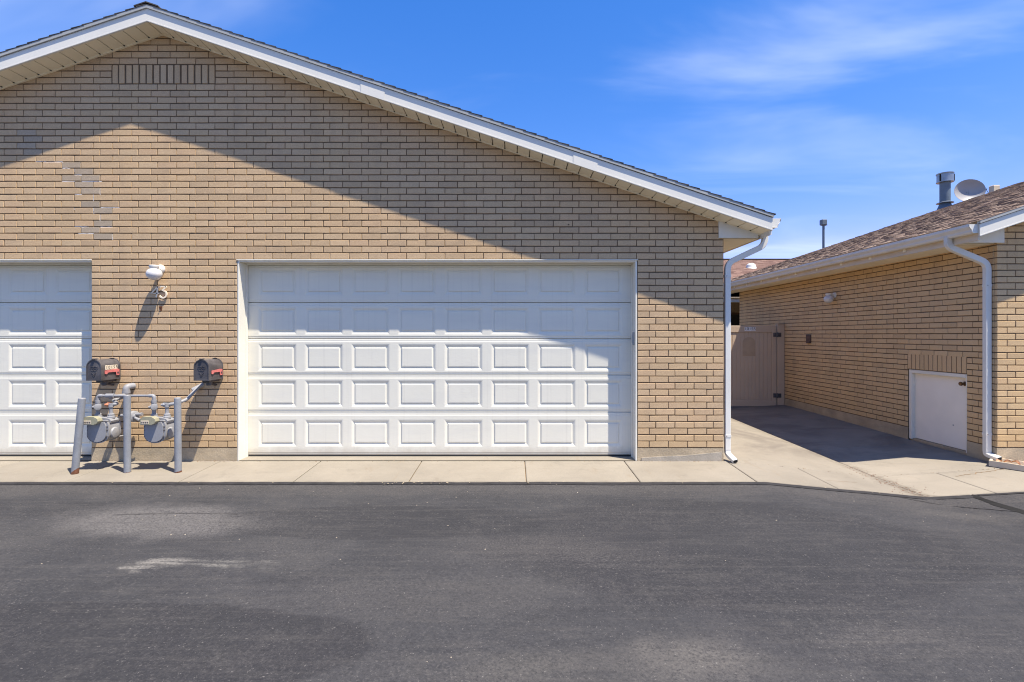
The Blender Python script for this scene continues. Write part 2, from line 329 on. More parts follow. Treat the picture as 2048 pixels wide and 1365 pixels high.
# ------------------------------------------------------------------ mesh helpers
class MB:
    def __init__(s): s.v = []; s.f = []
    def add(s, vs, fs):
        o = len(s.v); s.v += [tuple(x) for x in vs]; s.f += [tuple(i+o for i in f) for f in fs]; return s
    def box(s, x0, x1, y0, y1, z0, z1):
        return s.add([(x0,y0,z0),(x1,y0,z0),(x1,y1,z0),(x0,y1,z0),(x0,y0,z1),(x1,y0,z1),(x1,y1,z1),(x0,y1,z1)],
                     [(0,3,2,1),(4,5,6,7),(0,1,5,4),(1,2,6,5),(2,3,7,6),(3,0,4,7)])
    def bbox(s, x0, x1, y0, y1, z0, z1, c=.004):
        """box with chamfered edges"""
        xs, ys, zs = (x0, x1), (y0, y1), (z0, z1)
        vs = []; idx = {}
        for i in (0, 1):
            for j in (0, 1):
                for k in (0, 1):
                    sx, sy, sz = (1-2*i)*c, (1-2*j)*c, (1-2*k)*c
                    X, Y, Z = xs[i], ys[j], zs[k]
                    for a, q in (('x', (X, Y+sy, Z+sz)), ('y', (X+sx, Y, Z+sz)), ('z', (X+sx, Y+sy, Z))):
                        idx[i, j, k, a] = len(vs); vs.append(q)
        fs = []
        I = lambda i, j, k, a: idx[i, j, k, a]
        for i in (0, 1): fs.append(tuple(I(i, j, k, 'x') for j, k in ((0,0),(1,0),(1,1),(0,1))))
        for j in (0, 1): fs.append(tuple(I(i, j, k, 'y') for i, k in ((0,0),(1,0),(1,1),(0,1))))
        for k in (0, 1): fs.append(tuple(I(i, j, k, 'z') for i, j in ((0,0),(1,0),(1,1),(0,1))))
        for i in (0, 1):
            for j in (0, 1): fs.append((I(i,j,0,'x'), I(i,j,1,'x'), I(i,j,1,'y'), I(i,j,0,'y')))
        for i in (0, 1):
            for k in (0, 1): fs.append((I(i,0,k,'x'), I(i,1,k,'x'), I(i,1,k,'z'), I(i,0,k,'z')))
        for j in (0, 1):
            for k in (0, 1): fs.append((I(0,j,k,'y'), I(1,j,k,'y'), I(1,j,k,'z'), I(0,j,k,'z')))
        for i in (0, 1):
            for j in (0, 1):
                for k in (0, 1): fs.append((I(i,j,k,'x'), I(i,j,k,'y'), I(i,j,k,'z')))
        return s.add(vs, fs)
    def prism(s, poly, fn0, fn1):
        n = len(poly)
        vs = [fn0(*q) for q in poly] + [fn1(*q) for q in poly]
        return s.add(vs, [tuple(range(n)), tuple(range(2*n-1, n-1, -1))] + [(i, (i+1) % n, n+(i+1) % n, n+i) for i in range(n)])
    def xz(s, poly, y0, y1): return s.prism(poly, lambda a, b: (a, y0, b), lambda a, b: (a, y1, b))
    def yz(s, poly, x0, x1): return s.prism(poly, lambda a, b: (x0, a, b), lambda a, b: (x1, a, b))
    def xy(s, poly, z0, z1): return s.prism(poly, lambda a, b: (a, b, z0), lambda a, b: (a, b, z1))
    def tube(s, pts, r, n=12, caps=True, prof=None, up=None):
        """sweep a circle (or prof: list of (a,b)) along pts; r may be a list"""
        pts = [Vector(q) for q in pts]; m = len(pts)
        rs = r if isinstance(r, (list, tuple)) else [r]*m
        prof = prof or [(math.cos(2*math.pi*i/n), math.sin(2*math.pi*i/n)) for i in range(n)]
        n = len(prof); rows = []; prev = Vector(up) if up else None
        for i, q in enumerate(pts):
            t = (pts[min(i+1, m-1)] - pts[max(i-1, 0)]).normalized()
            if prev is None: prev = Vector((0, 0, 1)) if abs(t.z) < .9 else Vector((0, 1, 0))
            a = (prev - t*prev.dot(t)).normalized(); bb = t.cross(a); prev = a
            k = 1.0
            if 0 < i < m-1:
                t1 = (q - pts[i-1]).normalized(); k = 1/max(.5, t1.dot(t)) if prof else 1
            rows.append([q + a*(pa*rs[i]) + bb*(pb*rs[i]) for pa, pb in prof])
        vs = [v for row in rows for v in row]
        fs = [(i*n+j, i*n+(j+1) % n, (i+1)*n+(j+1) % n, (i+1)*n+j) for i in range(m-1) for j in range(n)]
        if caps: fs += [tuple(range(n-1, -1, -1)), tuple((m-1)*n+j for j in range(n))]
        return s.add(vs, fs)
    def lathe(s, o, ax, prof, n=20):
        """prof: list of (radius, distance along axis)"""
        o = Vector(o); ax = Vector(ax).normalized(); a = ax.orthogonal().normalized(); bb = ax.cross(a)
        vs = []; fs = []; m = len(prof)
        for r, h in prof:
            for j in range(n):
                t = 2*math.pi*j/n; vs.append(o + ax*h + (a*math.cos(t) + bb*math.sin(t))*max(r, 1e-4))
        fs = [(i*n+j, i*n+(j+1) % n, (i+1)*n+(j+1) % n, (i+1)*n+j) for i in range(m-1) for j in range(n)]
        fs += [tuple(range(n-1, -1, -1)), tuple((m-1)*n+j for j in range(n))]
        return s.add(vs, fs)
    def mesh(s, name, mat, smooth=False):
        me = bpy.data.meshes.new(name); me.from_pydata(s.v, [], s.f)
        import bmesh
        bm = bmesh.new(); bm.from_mesh(me); bmesh.ops.recalc_face_normals(bm, faces=bm.faces); bm.to_mesh(me); bm.free()
        if mat: me.materials.append(mat)
        if smooth:
            me.polygons.foreach_set('use_smooth', [True]*len(me.polygons)); me.set_sharp_from_angle(angle=R(38))
        return me

def link(name, me, parent=None, loc=(0, 0, 0), rot=(0, 0, 0), inv=None):
    o = bpy.data.objects.new(name, me); COL.objects.link(o); o.location = loc; o.rotation_euler = rot
    if parent is not None:
        o.parent = parent
        if inv is not None: o.matrix_parent_inverse = inv
    return o
def part(name, mb, mat, parent=None, smooth=False, label=None, stuff=False):
    """a part whose vertices are in world coordinates (parent = unrotated Empty or an object at the origin)"""
    o = link(name, mb.mesh(name, M[mat] if isinstance(mat, str) else mat, smooth), parent)
    if parent is not None: o.matrix_parent_inverse = Matrix.Translation(-WL.get(parent.name, Vector((0, 0, 0))))
    if label: o['label'] = label
    if stuff: o['kind'] = 'stuff'
    return o
WL = {}
def thing(name, label, cat, loc=(0, 0, 0), group=None):
    o = bpy.data.objects.new(name, None); COL.objects.link(o); o.empty_display_size = .1
    o.location = loc; o['label'] = label; o['category'] = cat
    if group: o['group'] = group
    WL[o.name] = Vector(loc); return o
def structure(o): o['kind'] = 'structure'; return o

# ------------------------------------------------------------------ ground shape
def swale(x):
    if x < 2.85: return 0.
    if x < 4.67: return -.2*(x-2.85)/1.82
    if x < 6.44: return -.2 + .118*(x-4.67)/1.77
    return -.082 + .0*(x-6.44)
def ground(x, y):
    s = swale(x)
    if y >= 0: return s + min(.06, .012*y) * (0 if x < 2.85 else 1)
    w = min(1, abs(s)/.2)
    return s + .038*y*(1-w)*.92
def road_z(x, y):
    e = ground(x, -.87) - .014
    t = min(1, max(0, (-.87-y)/2.6)); t = t*t*(3-2*t)
    return e*(1-t) + (-.075)*t

# the ground to the horizon
g = MB(); g.add([(-400,-400,-.34),(400,-400,-.34),(400,400,-.34),(-400,400,-.34)], [(0,1,2,3)])
o = part('ground', g, 'soil'); structure(o)

# road
def lin(a, b, n): return [a+(b-a)*i/n for i in range(n+1)]
def sheet(xs, ys, fn):
    s = MB(); n = len(xs)
    s.add([(x, y, fn(x, y)) for y in ys for x in xs], [(j*n+i, j*n+i+1, (j+1)*n+i+1, (j+1)*n+i) for j in range(len(ys)-1) for i in range(n-1)])
    return s
def edge_y(x): return -.872 + .016*mnoise.noise((x*1.3, 0, 0)) + .007*mnoise.noise((x*7, 3, 0))
xs = [-60, -30, -16] + lin(-12, 5.14, 90)
ys = lin(-.845, -4, 24) + [-5, -6, -7, -9, -12, -20, -40]
road = part('road', sheet(xs, ys, lambda x, y: road_z(x, y) + (.0035*mnoise.noise((x*1.7, y*1.7, 0)) if y < -1 else 0)), 'asphalt'); structure(road)
xs2 = lin(5.2, 12, 26) + [16, 30, 60]
o = part('asphalt_patch', sheet(xs2, ys, lambda x, y: road_z(x, y) + .012), 'asphalt', road)
g = MB(); g.box(5.199, 5.2, -40, -.845, -.3, -.095)
# broken seam between the two pours
s = MB(); pl = []; pr = []
for i in range(90):
    y = -.86 - i*.03
    w = .018 + .022*abs(mnoise.noise((0, y*6, 1))) + (.020 if y < -1.15 else 0)
    cx_ = 5.17 + .030*mnoise.noise((0, y*3, 5))
    pl.append((cx_-w, y, road_z(5.1, y)+.004)); pr.append((cx_+w, y, road_z(5.2, y)+.016))
n = len(pl); s.add(pl+pr, [(i, i+1, n+i+1, n+i) for i in range(n-1)])
part('seam', s, 'dark', road)
# thin crack running out from the low corner
def ribbon(pts, wfun, zfun, z):
    s = MB(); L = []; Rr = []
    for i, (x, y) in enumerate(pts):
        a = Vector(pts[max(0, i-1)]); b_ = Vector(pts[min(len(pts)-1, i+1)]); d = (b_-a).normalized(); nrm = Vector((-d.y, d.x)); w = wfun(i)
        for lst, sg in ((L, 1), (Rr, -1)):
            q = Vector((x, y)) + nrm*w*sg; lst.append((q.x, q.y, zfun(q.x, q.y)+z))
    n = len(L); return s.add(L+Rr, [(i, i+1, n+i+1, n+i) for i in range(n-1)])
pts = [(4.30+.02*mnoise.noise((i*.7, 0, 0))+i*.022, -.93-.0125*i+.012*mnoise.noise((i*.5, 2, 0))) for i in range(40)]
part('crack', ribbon(pts, lambda i: .007+.006*abs(mnoise.noise((i*.6, 9, 0))), road_z, .005), 'tar', road)
pts = [(-3.75+i*.055, -1.86+.05*math.sin(i*.12)+.016*mnoise.noise((i*.6, 4, 0))) for i in range(22)]
part('crack', ribbon(pts, lambda i: .003+.003*abs(mnoise.noise((i*.6, 9, 3))), road_z, .006), 'tar', road)
# ragged tar lip along the pavement
xs = lin(-12, 5.15, 420); L = []; Rr = []
for x in xs:
    y1 = edge_y(x) + .012*max(0, mnoise.noise((x*2.1, 8, 0))) + .004*mnoise.noise((x*16, 1, 0)); y0 = y1 - .052 - .02*abs(mnoise.noise((x*2.3, 1, 1)))
    L.append((x, y1, ground(x, -.87)+.0035)); Rr.append((x, y0, road_z(x, y0)+.0055))
s = MB(); n = len(xs); s.add(L+Rr, [(i, i+1, n+i+1, n+i) for i in range(n-1)])
part('tar_lip', s, 'tar', road)
xs = lin(5.22, 12, 60); L = []; Rr = []
for x in xs:
    y1 = edge_y(x) + .01*mnoise.noise((x*3, 8, 0)); y0 = y1 - .05
    L.append((x, y1, ground(x, -.87)+.0035)); Rr.append((x, y0, road_z(x, y0)+.0185))
s = MB(); n = len(xs); s.add(L+Rr, [(i, i+1, n+i+1, n+i) for i in range(n-1)])
part('tar_lip', s, 'tar', road)

# grit and scraps lying on the road
s = MB(); rr = random.Random(11)
def scrap(x, y, z, r, flat=.5):
    a = rr.random()*6.28; k = [(math.cos(a+i*2.1)*r*(.6+.6*rr.random()), math.sin(a+i*2.1)*r*(.6+.6*rr.random())) for i in range(3)]
    s.add([(x+k[0][0], y+k[0][1], z), (x+k[1][0], y+k[1][1], z), (x+k[2][0], y+k[2][1], z), (x, y, z+r*flat)], [(0,1,3),(1,2,3),(2,0,3)])
for i in range(60):
    x = rr.uniform(-5, 5); y = -1.0-abs(rr.gauss(0, 1.6))
    if y < -4.4: continue
    scrap(x, y, road_z(x, y)+.002, rr.uniform(.003, .008))
o = part('grit', s, 'splash', road, stuff=True)
s = MB()
for i in range(46):
    x = rr.gauss(-1.2, .35) if i < 30 else rr.uniform(-5, 4.5); y = -.87+abs(rr.gauss(0, .03))*(-1 if rr.random() < .7 else .5)
    scrap(x, y, ground(x, y)+.006, rr.uniform(.006, .014), .3)
part('dry_scraps', s, 'found', road, stuff=True)

# pavement slabs
sub = MB()
xs = lin(-14, 14, 112)
sub = sheet(xs, lin(-.89, .24, 6), lambda x, y: ground(x, y)-.016)
walk = part('sidewalk', sub, 'joint'); structure(walk)
def slab(x0, x1, y0, y1, parent, g_=.005, sub_=-.014, drop=0):
    x0 += g_; x1 -= g_; y0 += g_; y1 -= g_
    nx = max(2, int((x1-x0)/.3)); ny = max(2, int((y1-y0)/.3)); c = .008
    X = [x0, x0+c] + lin(x0+c, x1-c, nx)[1:-1] + [x1-c, x1]; Y = [y0, y0+c] + lin(y0+c, y1-c, ny)[1:-1] + [y1-c, y1]
    def z(x, y):
        e = .005 if (x in (X[0], X[-1]) or y in (Y[0], Y[-1])) else 0
        return ground(x, y)-e-drop
    s = sheet(X, Y, z); n = len(X); m_ = len(Y)
    border = [(i, 0) for i in range(n)] + [(n-1, j) for j in range(1, m_)] + [(i, m_-1) for i in range(n-2, -1, -1)] + [(0, j) for j in range(m_-2, 0, -1)]
    top = [j*n+i for i, j in border]; o_ = len(s.v)
    for k in top: v = s.v[k]; s.v.append((v[0], v[1], v[2]-.05))
    q = len(top)
    for k in range(q): s.f.append((top[k], top[(k+1) % q], o_+(k+1) % q, o_+k))
    return part('slab', s, 'concrete', parent)
jx = [-12.9, -11.6, -10.3, -9.0, -7.7, -6.4, -5.1, -3.8, -2.5, -1.19, .145, 1.435, 2.76, 3.68, 4.67, 5.46, 6.6, 7.9, 9.2, 10.5, 11.8]
for a, b_ in zip(jx[:-1], jx[1:]): slab(a, b_, -.868, -.003 if b_ < 3 else -.03, walk)
# sills in front of the garage doors
part('sill', sheet(lin(-3.57, 1.59, 20), [-.001, .1, .3], lambda x, y: .004 + .01*y), 'concrete', walk)
part('sill', sheet(lin(-10.7, -5.5, 20), [-.001, .1, .3], lambda x, y: .004 + .01*y), 'concrete', walk)
# side yard
drv = part('driveway', sheet(lin(2.6, 6.6, 16), lin(-.03, 12, 40), lambda x, y: ground(x, y)-.016), 'joint'); structure(drv)
jy = [-.03, 1.38, 2.74, 4.1, 5.5, 7, 8.5, 10, 12]
for a, b_ in zip(jy[:-1], jy[1:]):
    slab(2.74, 4.67, a, b_, drv); slab(4.67, 6.43, a, b_, drv)
# fine cracks in the pavement
pts = [(5.55+i*.022, -.22+.035*mnoise.noise((i*.35, 6, 0))+.0045*i) for i in range(38)]
part('crack', ribbon(pts, lambda i: .004+.004*abs(mnoise.noise((i*.6, 9, 0))), ground, .003), 'joint', walk)
pts = [(3.75+i*.03, -.52+.02*mnoise.noise((i*.35, 16, 0))+.003*i) for i in range(14)]
part('crack', ribbon(pts, lambda i: .002+.003*abs(mnoise.noise((i*.6, 9, 0))), ground, .003), 'joint', walk)
s = MB()
for i in range(160):
    t = rr.random(); y = -.85+1.3*t; x = 4.64+rr.gauss(0, .07+.05*(1-t))
    scrap(x, y, ground(x, y)+.001, rr.uniform(.004, .012), .4)
part('leaf_litter', s, 'rust', walk, stuff=True)

s = MB()
for i in range(240):
    x = rr.choice((rr.uniform(-5.4, -3.6), rr.uniform(1.6, 2.75), rr.uniform(-3.5, 1.6), rr.uniform(2.9, 6.3))); y = -.012-abs(rr.gauss(0, .018))
    scrap(x, y, ground(x, y)+.001, rr.uniform(.003, .010), .5)
part('grit', s, 'joint', walk, stuff=True)
# ------------------------------------------------------------------ brickwork
BL, BH, JT = .2487, .0843, .0128       # module length, module height, joint
PROUD = .0072
_bm = {}
def brick_mesh(L, H, mat, var=0):
    k = (round(L, 3), round(H, 3), mat, var)
    if k not in _bm:
        a, h, c, d = k[0]/2, k[1]/2, .003, .035
        s = MB()
        s.add([(-a+c,-PROUD,-h+c),(a-c,-PROUD,-h+c),(a-c,-PROUD,h-c),(-a+c,-PROUD,h-c),(-a,-PROUD+c,-h),(a,-PROUD+c,-h),(a,-PROUD+c,h),(-a,-PROUD+c,h),(-a,d,-h),(a,d,-h),(a,d,h),(-a,d,h)],
              [(0,1,2,3),(4,5,1,0),(5,6,2,1),(6,7,3,2),(7,4,0,3),(8,9,5,4),(9,10,6,5),(10,11,7,6),(11,8,4,7)])
        rv = random.Random(var*31+5); j = [(rv.uniform(-.0022, .0022), rv.uniform(-.0019, .0019)) for _ in range(4)]
        for i in range(12):                 # hand-laid unevenness: each corner a little off square
            x, y, z = s.v[i]; dx, dz = j[i % 4]; s.v[i] = (x+dx, y + rv.uniform(-.0007, .0007), z+dz)
        _bm[k] = s.mesh('brick', M[mat])
    return _bm[k]
def lay(u0, u1, zref, k0, k1, openings, phase, stretch_fn=None, off=.37):
    """yields (ua, ub, za, zb) for a running bond; openings = [(ua, ub, za, zb)]"""
    for k in range(k0, k1):
        za, zb = zref+k*BH, zref+(k+1)*BH; zm = (za+zb)/2
        spans = [(u0, u1)]
        for a, b_, c_, d_ in openings:
            if c_-.005 <= zm <= d_+.005:
                ns = []
                for p_, q_ in spans:
                    if b_ <= p_ or a >= q_: ns.append((p_, q_)); continue
                    if a > p_: ns.append((p_, a))
                    if b_ < q_: ns.append((b_, q_))
                spans = ns
        ph = phase + (off*BL if k % 2 else 0)
        for p_, q_ in spans:
            i = math.floor((p_-ph)/BL); cuts = [p_]
            while ph+i*BL <= p_+.03: i += 1
            while ph+i*BL < q_-.03: cuts.append(ph+i*BL); i += 1
            cuts.append(q_)
            for a, b_ in zip(cuts[:-1], cuts[1:]):
                yield a, b_, za, zb
def wall_bricks(wall, items, budget, score, mat_of=None):
    """items: (ua,ub,za,zb,place) -> place(u,z) gives (location, rotz). Largest ones become single objects, the rest one mesh."""
    scored = sorted(items, key=lambda t: -score(t))
    singles, rest = scored[:budget], scored[budget:]
    rb = random.Random(3)
    def geom(t):
        ua, ub, za, zb, place = t
        u, z = (ua+ub)/2, (za+zb)/2
        L = ub-ua-.0100; H = zb-za-JT
        loc, rz = place(u, z)
        j = rb.uniform(-.0012, .0012)
        loc = Vector(loc) + Vector((math.sin(rz)*-j, math.cos(rz)*j, rb.uniform(-.0008, .0008)))
        return L, H, loc, rz
    for t in singles:
        L, H, loc, rz = geom(t); mt = mat_of(t) if mat_of else 'brick'
        o = link('brick', brick_mesh(L, H, mt, rb.randrange(6)), wall, loc, (0, 0, rz+rb.uniform(-.003, .003)))
        if mt == 'brick_grey': o['label'] = 'greyer replacement brick'
    groups = {}
    for t in rest:
        L, H, loc, rz = geom(t); mt = mat_of(t) if mat_of else 'brick'
        mesh = brick_mesh(L, H, mt, rb.randrange(6)); mb = groups.setdefault(mt if mt != 'brick_grey' else 'brick', MB())
        cs, sn = math.cos(rz), math.sin(rz); off = len(mb.v)
        for v in mesh.vertices:
            x, y, z = v.co; mb.v.append((loc.x+x*cs-y*sn, loc.y+x*sn+y*cs, loc.z+z))
        for p_ in mesh.polygons: mb.f.append(tuple(i+off for i in p_.vertices))
    for k, mb in groups.items(): part('brick_courses', mb, k, wall, stuff=True)

def proj(x, y, z):
    d = y+CAM_D
    return (1027+x*1024/d, 670-(z-CAM_H)*1024/d) if d > .2 else (-999, -999)
def in_view(x, y, z):
    px, py = proj(x, y, z); return -5 < px < 2053 and -5 < py < 1370

# ================================================================== MAIN GARAGE BUILDING
SL = .3347                                   # roof slope
PKX, PKZ = -4.549, 5.527                     # peak of the rake board's lower edge
XE, ZE = 3.217, 2.928                        # eave corner of the rake board
OV = .295                                    # rake overhang
XR = 2.727; XL = 2*PKX-XR; YB = 8.0
HEAD = 2.6146
D1 = (-3.588, 1.608); D0 = (-10.69, -5.478)  # brick openings of the two doors
def zs(x): return PKZ - SL*abs(x-PKX)        # soffit underside line
FT = .170
B = thing('garage_building', 'long tan brick garage block with white doors under a wide gable roof', 'building', (PKX, 4, 0))

w = MB()
for a, b_ in ((XL, D0[0]), (D0[1], D1[0]), (D1[1], XR)): w.box(a, b_, 0, .26, .02, HEAD)
w.xz([(XL, HEAD), (XR, HEAD), (XR, zs(XR)+.1), (PKX, PKZ+.1), (XL, zs(XL)+.1)], 0, .26)
w.box(XR-.25, XR, .26, YB, .02, 2.93); w.box(XL, XL+.25, .26, YB, .02, 2.93)
w.xz([(XL, .02), (XR, .02), (XR, zs(XR)+.1), (PKX, PKZ+.1), (XL, zs(XL)+.1)], YB, YB+.2)
wall = part('wall', w, 'mortar', B)
fo = MB()
for a, b_ in ((XL, D0[0]), (D0[1]+.0, D1[0]-.0), (D1[1], XR)): fo.box(a, b_, -.0045, .02, -.12, FT-.006)
fo.box(XR-.02, XR+.0045, .02, YB, -.25, FT-.006)
part('foundation', fo, 'found', B)
# mortar patch smeared over the foundation by the right corner
s = MB(); s.xz([(1.66, -.02), (2.70, -.02), (2.70, .118), (2.45, .092), (2.2, .068), (1.9, .058), (1.66, .04)], -.014, -.004); part('mortar_patch', s, 'parge', B)

VENT = ((223.7-1027)/154, (431-1027)/154, HEAD+27*BH, HEAD+30*BH)
GREY = [(640,505,805,550),(532,560,695,608),(697,560,862,608),(635,615,800,665),(697,672,860,720),(697,783,858,830),(803,838,962,886),(795,950,965,995),(693,1005,855,1052),(793,1060,955,1108),
        (140,170,330,220),(145,225,365,275),(145,283,370,330),(205,340,370,385),(150,340,205,385),(535,450,700,495)]
GREY = [(a/4.266, 220+b_/4.266, c_/4.266, 220+d_/4.266) for a, b_, c_, d_ in GREY]
items = []
def place_front(u, z): return (u, 0, z), 0
ph0 = (8.9-1027)/154
for a, b_, za, zb in lay(XL, XR, HEAD, -29, 36, [(D0[0], D0[1], 0, HEAD), (D1[0], D1[1], 0, HEAD), VENT], ph0, off=.66):
    um = (a+b_)/2
    if za > max(zs(a), zs(b_))-.004: continue
    items.append((a, b_, za, zb, place_front))
def place_side(u, z): return (XR, u, z), math.pi/2
for a, b_, za, zb in lay(.036, YB, HEAD, -29, 4, [], .1, off=.5): items.append((a, b_, za, zb, place_side))
def gtest(t):
    if t[4] is not place_front: return False
    px, py = proj((t[0]+t[1])/2, 0, (t[2]+t[3])/2)
    return any(a-2 < px < c_+2 and b_-1 < py < d_+1 for a, b_, c_, d_ in GREY)
def score_main(t):
    if t[4] is place_side: return -1e6
    u, z = (t[0]+t[1])/2, (t[2]+t[3])/2
    if not in_view(u, 0, z): return -1e5
    return (1e3 if gtest(t) else 0) - math.hypot(u, z-CAM_H) - (3 if t[1]-t[0] < .15 else 0)
def mat_main(t): return 'brick_grey' if gtest(t) else 'brick'
wall_bricks(wall, items, 300, score_main, mat_main)
# gable vent: upright bricks with open gaps
v = MB(); v.box(VENT[0], VENT[1], -.001, .0, VENT[2], VENT[3])
vent = part('gable_vent', v, 'mortar', B)
n = 15; pw = (VENT[1]-VENT[0])/n
for i in range(n):
    key = MB(); hw = (pw-.021)/2; hh = (VENT[3]-VENT[2]-(.012 if i % 2 else .018))/2
    pr = .0095 if i % 2 else .006
    if i < 2: vm = {}
    if i % 2 not in vm:
        key.bbox(-hw, hw, -pr, .03, -hh, hh, .003); vm[i % 2] = key.mesh('brick', M['brick'])
    o = link('brick', vm[i % 2], vent, (VENT[0]+(i+.5)*pw, 0, (VENT[2]+VENT[3])/2), (0, 0, random.uniform(-.012, .012)))
# white repair mortar: stepped line
def px_pt(px, py): return ((px-1027)/154, CAM_H+(670-py)/154)
rp = MB()
def seg(x0, y0, x1, y1, wd=.012):
    (a, za), (b_, zb) = px_pt(x0/4.266, 220+y0/4.266), px_pt(x1/4.266, 220+y1/4.266)
    k = max(2, int(math.hypot(b_-a, zb-za)/.03)); rq = random.Random(int(x0+y0))
    for i in range(k):
        t0, t1 = i/k, (i+1)/k; wv_ = wd*rq.uniform(.5, 1.1)
        xa, xb, z0, z1 = a+(b_-a)*t0, a+(b_-a)*t1, za+(zb-za)*t0, za+(zb-za)*t1
        j = rq.uniform(-.003, .003)
        if abs(b_-a) > abs(zb-za): rp.box(min(xa, xb), max(xa, xb), -.0045, .002, z0-wv_/2+j, z0+wv_/2+j)
        else: rp.box(xa-wv_/2+j, xa+wv_/2+j, -.0045, .002, min(z0, z1), max(z0, z1))
for q in ((308,443,370,443),(375,447,535,447),(535,447,535,497),(535,498,600,502),(600,510,640,510),(640,505,640,560),(640,558,700,558),(532,612,640,612),(700,612,870,612),(858,670,858,725),(640,722,700,724),(798,725,798,780),
          (862,835,1020,835),(630,840,630,870),(802,838,802,888),(856,895,856,948),(640,998,760,1000),(860,1002,960,1002),(670,1058,800,1058),(960,1060,960,1110)): seg(*q)
part('repair_mortar', rp, 'mortar_light', wall)
# small dark hole
s = MB(); s.lathe((( 1137-1027)/154, -.008, CAM_H+(670-450)/154), (0, 1, 0), [(.009, 0), (.009, .01)], 10); part('wall_hole', s, 'dark', wall)

# ---- garage doors
DY = .21
ROWS = [(1.582+.486+.486, 2.062+.006), None]
SEC = [.026, .599, 1.096, 1.582, 2.068, 2.575]
def garage_door(x0, x1, name_parent):
    """steel sectional door: five sections of stamped frame with raised panels"""
    root = MB()
    root.box(x0-.03, x1+.03, DY+.035, DY+.06, .02, 2.6)       # back skin
    d = part('garage_door', root, 'door', name_parent)
    pw_, ph_, first = .518, .364, x0+.147
    xsn = [first+i*.6236 for i in range(8)]
    for k in range(5):
        z0, z1 = SEC[k]+.003, SEC[k+1]-.003
        pz1 = SEC[k+1]-(.0665 if k < 4 else .045); pz0 = pz1-ph_
        if k == 0: pz1 = .500; pz0 = .136
        s = MB(); y = DY
        X = [x0-.02]; 
        for a in xsn: X += [a, a+pw_]
        X += [x1+.02]
        # profile of a section seen from the side: (z, y)
        prof = [(z0, y+.010), (z0+.003, y+.004), (z0+.026, y+.004), (z0+.032, y), (pz0, y), (pz1, y), (z1-.040, y), (z1-.034, y+.004), (z1-.010, y+.004), (z1-.001, y+.010)]
        for (za, ya), (zb, yb) in zip(prof[:-1], prof[1:]):
            if (za, zb) == (pz0, pz1):
                for i in range(0, len(X)-1, 2):
                    s.add([(X[i], ya, za), (X[i+1], ya, za), (X[i+1], yb, zb), (X[i], yb, zb)], [(0,1,2,3)])
            else:
                s.add([(X[0], ya, za), (X[-1], ya, za), (X[-1], yb, zb), (X[0], yb, zb)], [(0,1,2,3)])
        s.add([(X[0], y+.014, z0), (X[-1], y+.014, z0), (X[-1], y+.034, z0), (X[0], y+.034, z0)], [(0,1,2,3)])
        part('section', s, 'door', d)
        # one stamped panel: slope in, flat, step back out to the raised field
        a, h = pw_/2, ph_/2
        if k == 0: me = None
        key = round(h, 4)
        rings = [(0, .0), (.014, .002), (.040, .013), (.050, .013), (.056, .004), (.066, .0025)]
        if key not in pm:
            q = MB(); vs_ = []
            for ins, dep in rings: vs_ += [(-a+ins, dep, -h+ins), (a-ins, dep, -h+ins), (a-ins, dep, h-ins), (-a+ins, dep, h-ins)]
            fs_ = [(r*4+i, r*4+(i+1) % 4, (r+1)*4+(i+1) % 4, (r+1)*4+i) for r in range(len(rings)-1) for i in range(4)]
            e = (len(rings)-1)*4; fs_.append((e, e+1, e+2, e+3)); q.add(vs_, fs_); pm[key] = q.mesh('panel', M['door'])
        for a0 in xsn: link('panel', pm[key], d, (a0+pw_/2, y, (pz0+pz1)/2))
    s = MB(); s.box(x0-.02, x1+.02, DY+.004, DY+.034, .008, .0245); part('bottom_seal', s, 'rubber', d)
    return d
pm = {}
garage_door(-3.570, 1.590, B)
garage_door(-10.66, -5.50, B)
def door_frame(x0, x1, jw):
    s = MB()
    s.bbox(x0, x0+.021, -.006, .255, .0, HEAD-.03, .003); s.bbox(x1-jw, x1, -.006 if jw > .01 else .012, .255, .0, HEAD-.03, .0015)
    s.bbox(x0, x1, -.004, .255, HEAD-.030, HEAD-.002, .003)
    # stop moulding against the door
    s.bbox(x0+.0215, x0+.032, .165, .208, .0, HEAD-.045, .002); s.bbox(x1-jw-.011, x1-jw-.0005, .165, .208, .0, HEAD-.045, .002)
    s.bbox(x0+.0215, x1-jw-.0005, .165, .208, HEAD-.044, HEAD-.0305, .002)
    # drip cap
    s.bbox(x0-.01, x1+.012, -.016, -.0065, HEAD-.014, HEAD-.001, .002)
    f = part('door_frame', s, 'frame', B)
    return f
f1 = door_frame(D1[0]+.004, D1[1]-.004, .021)
f0 = door_frame(D0[0]+.004, D0[1]-.004, .006)
s = MB(); s.bbox(1.560, 1.5825, .05, .09, 1.50, 1.67, .004); s.bbox(1.553, 1.56, .058, .082, 1.53, 1.64, .002); part('latch', s, 'drip', f1)

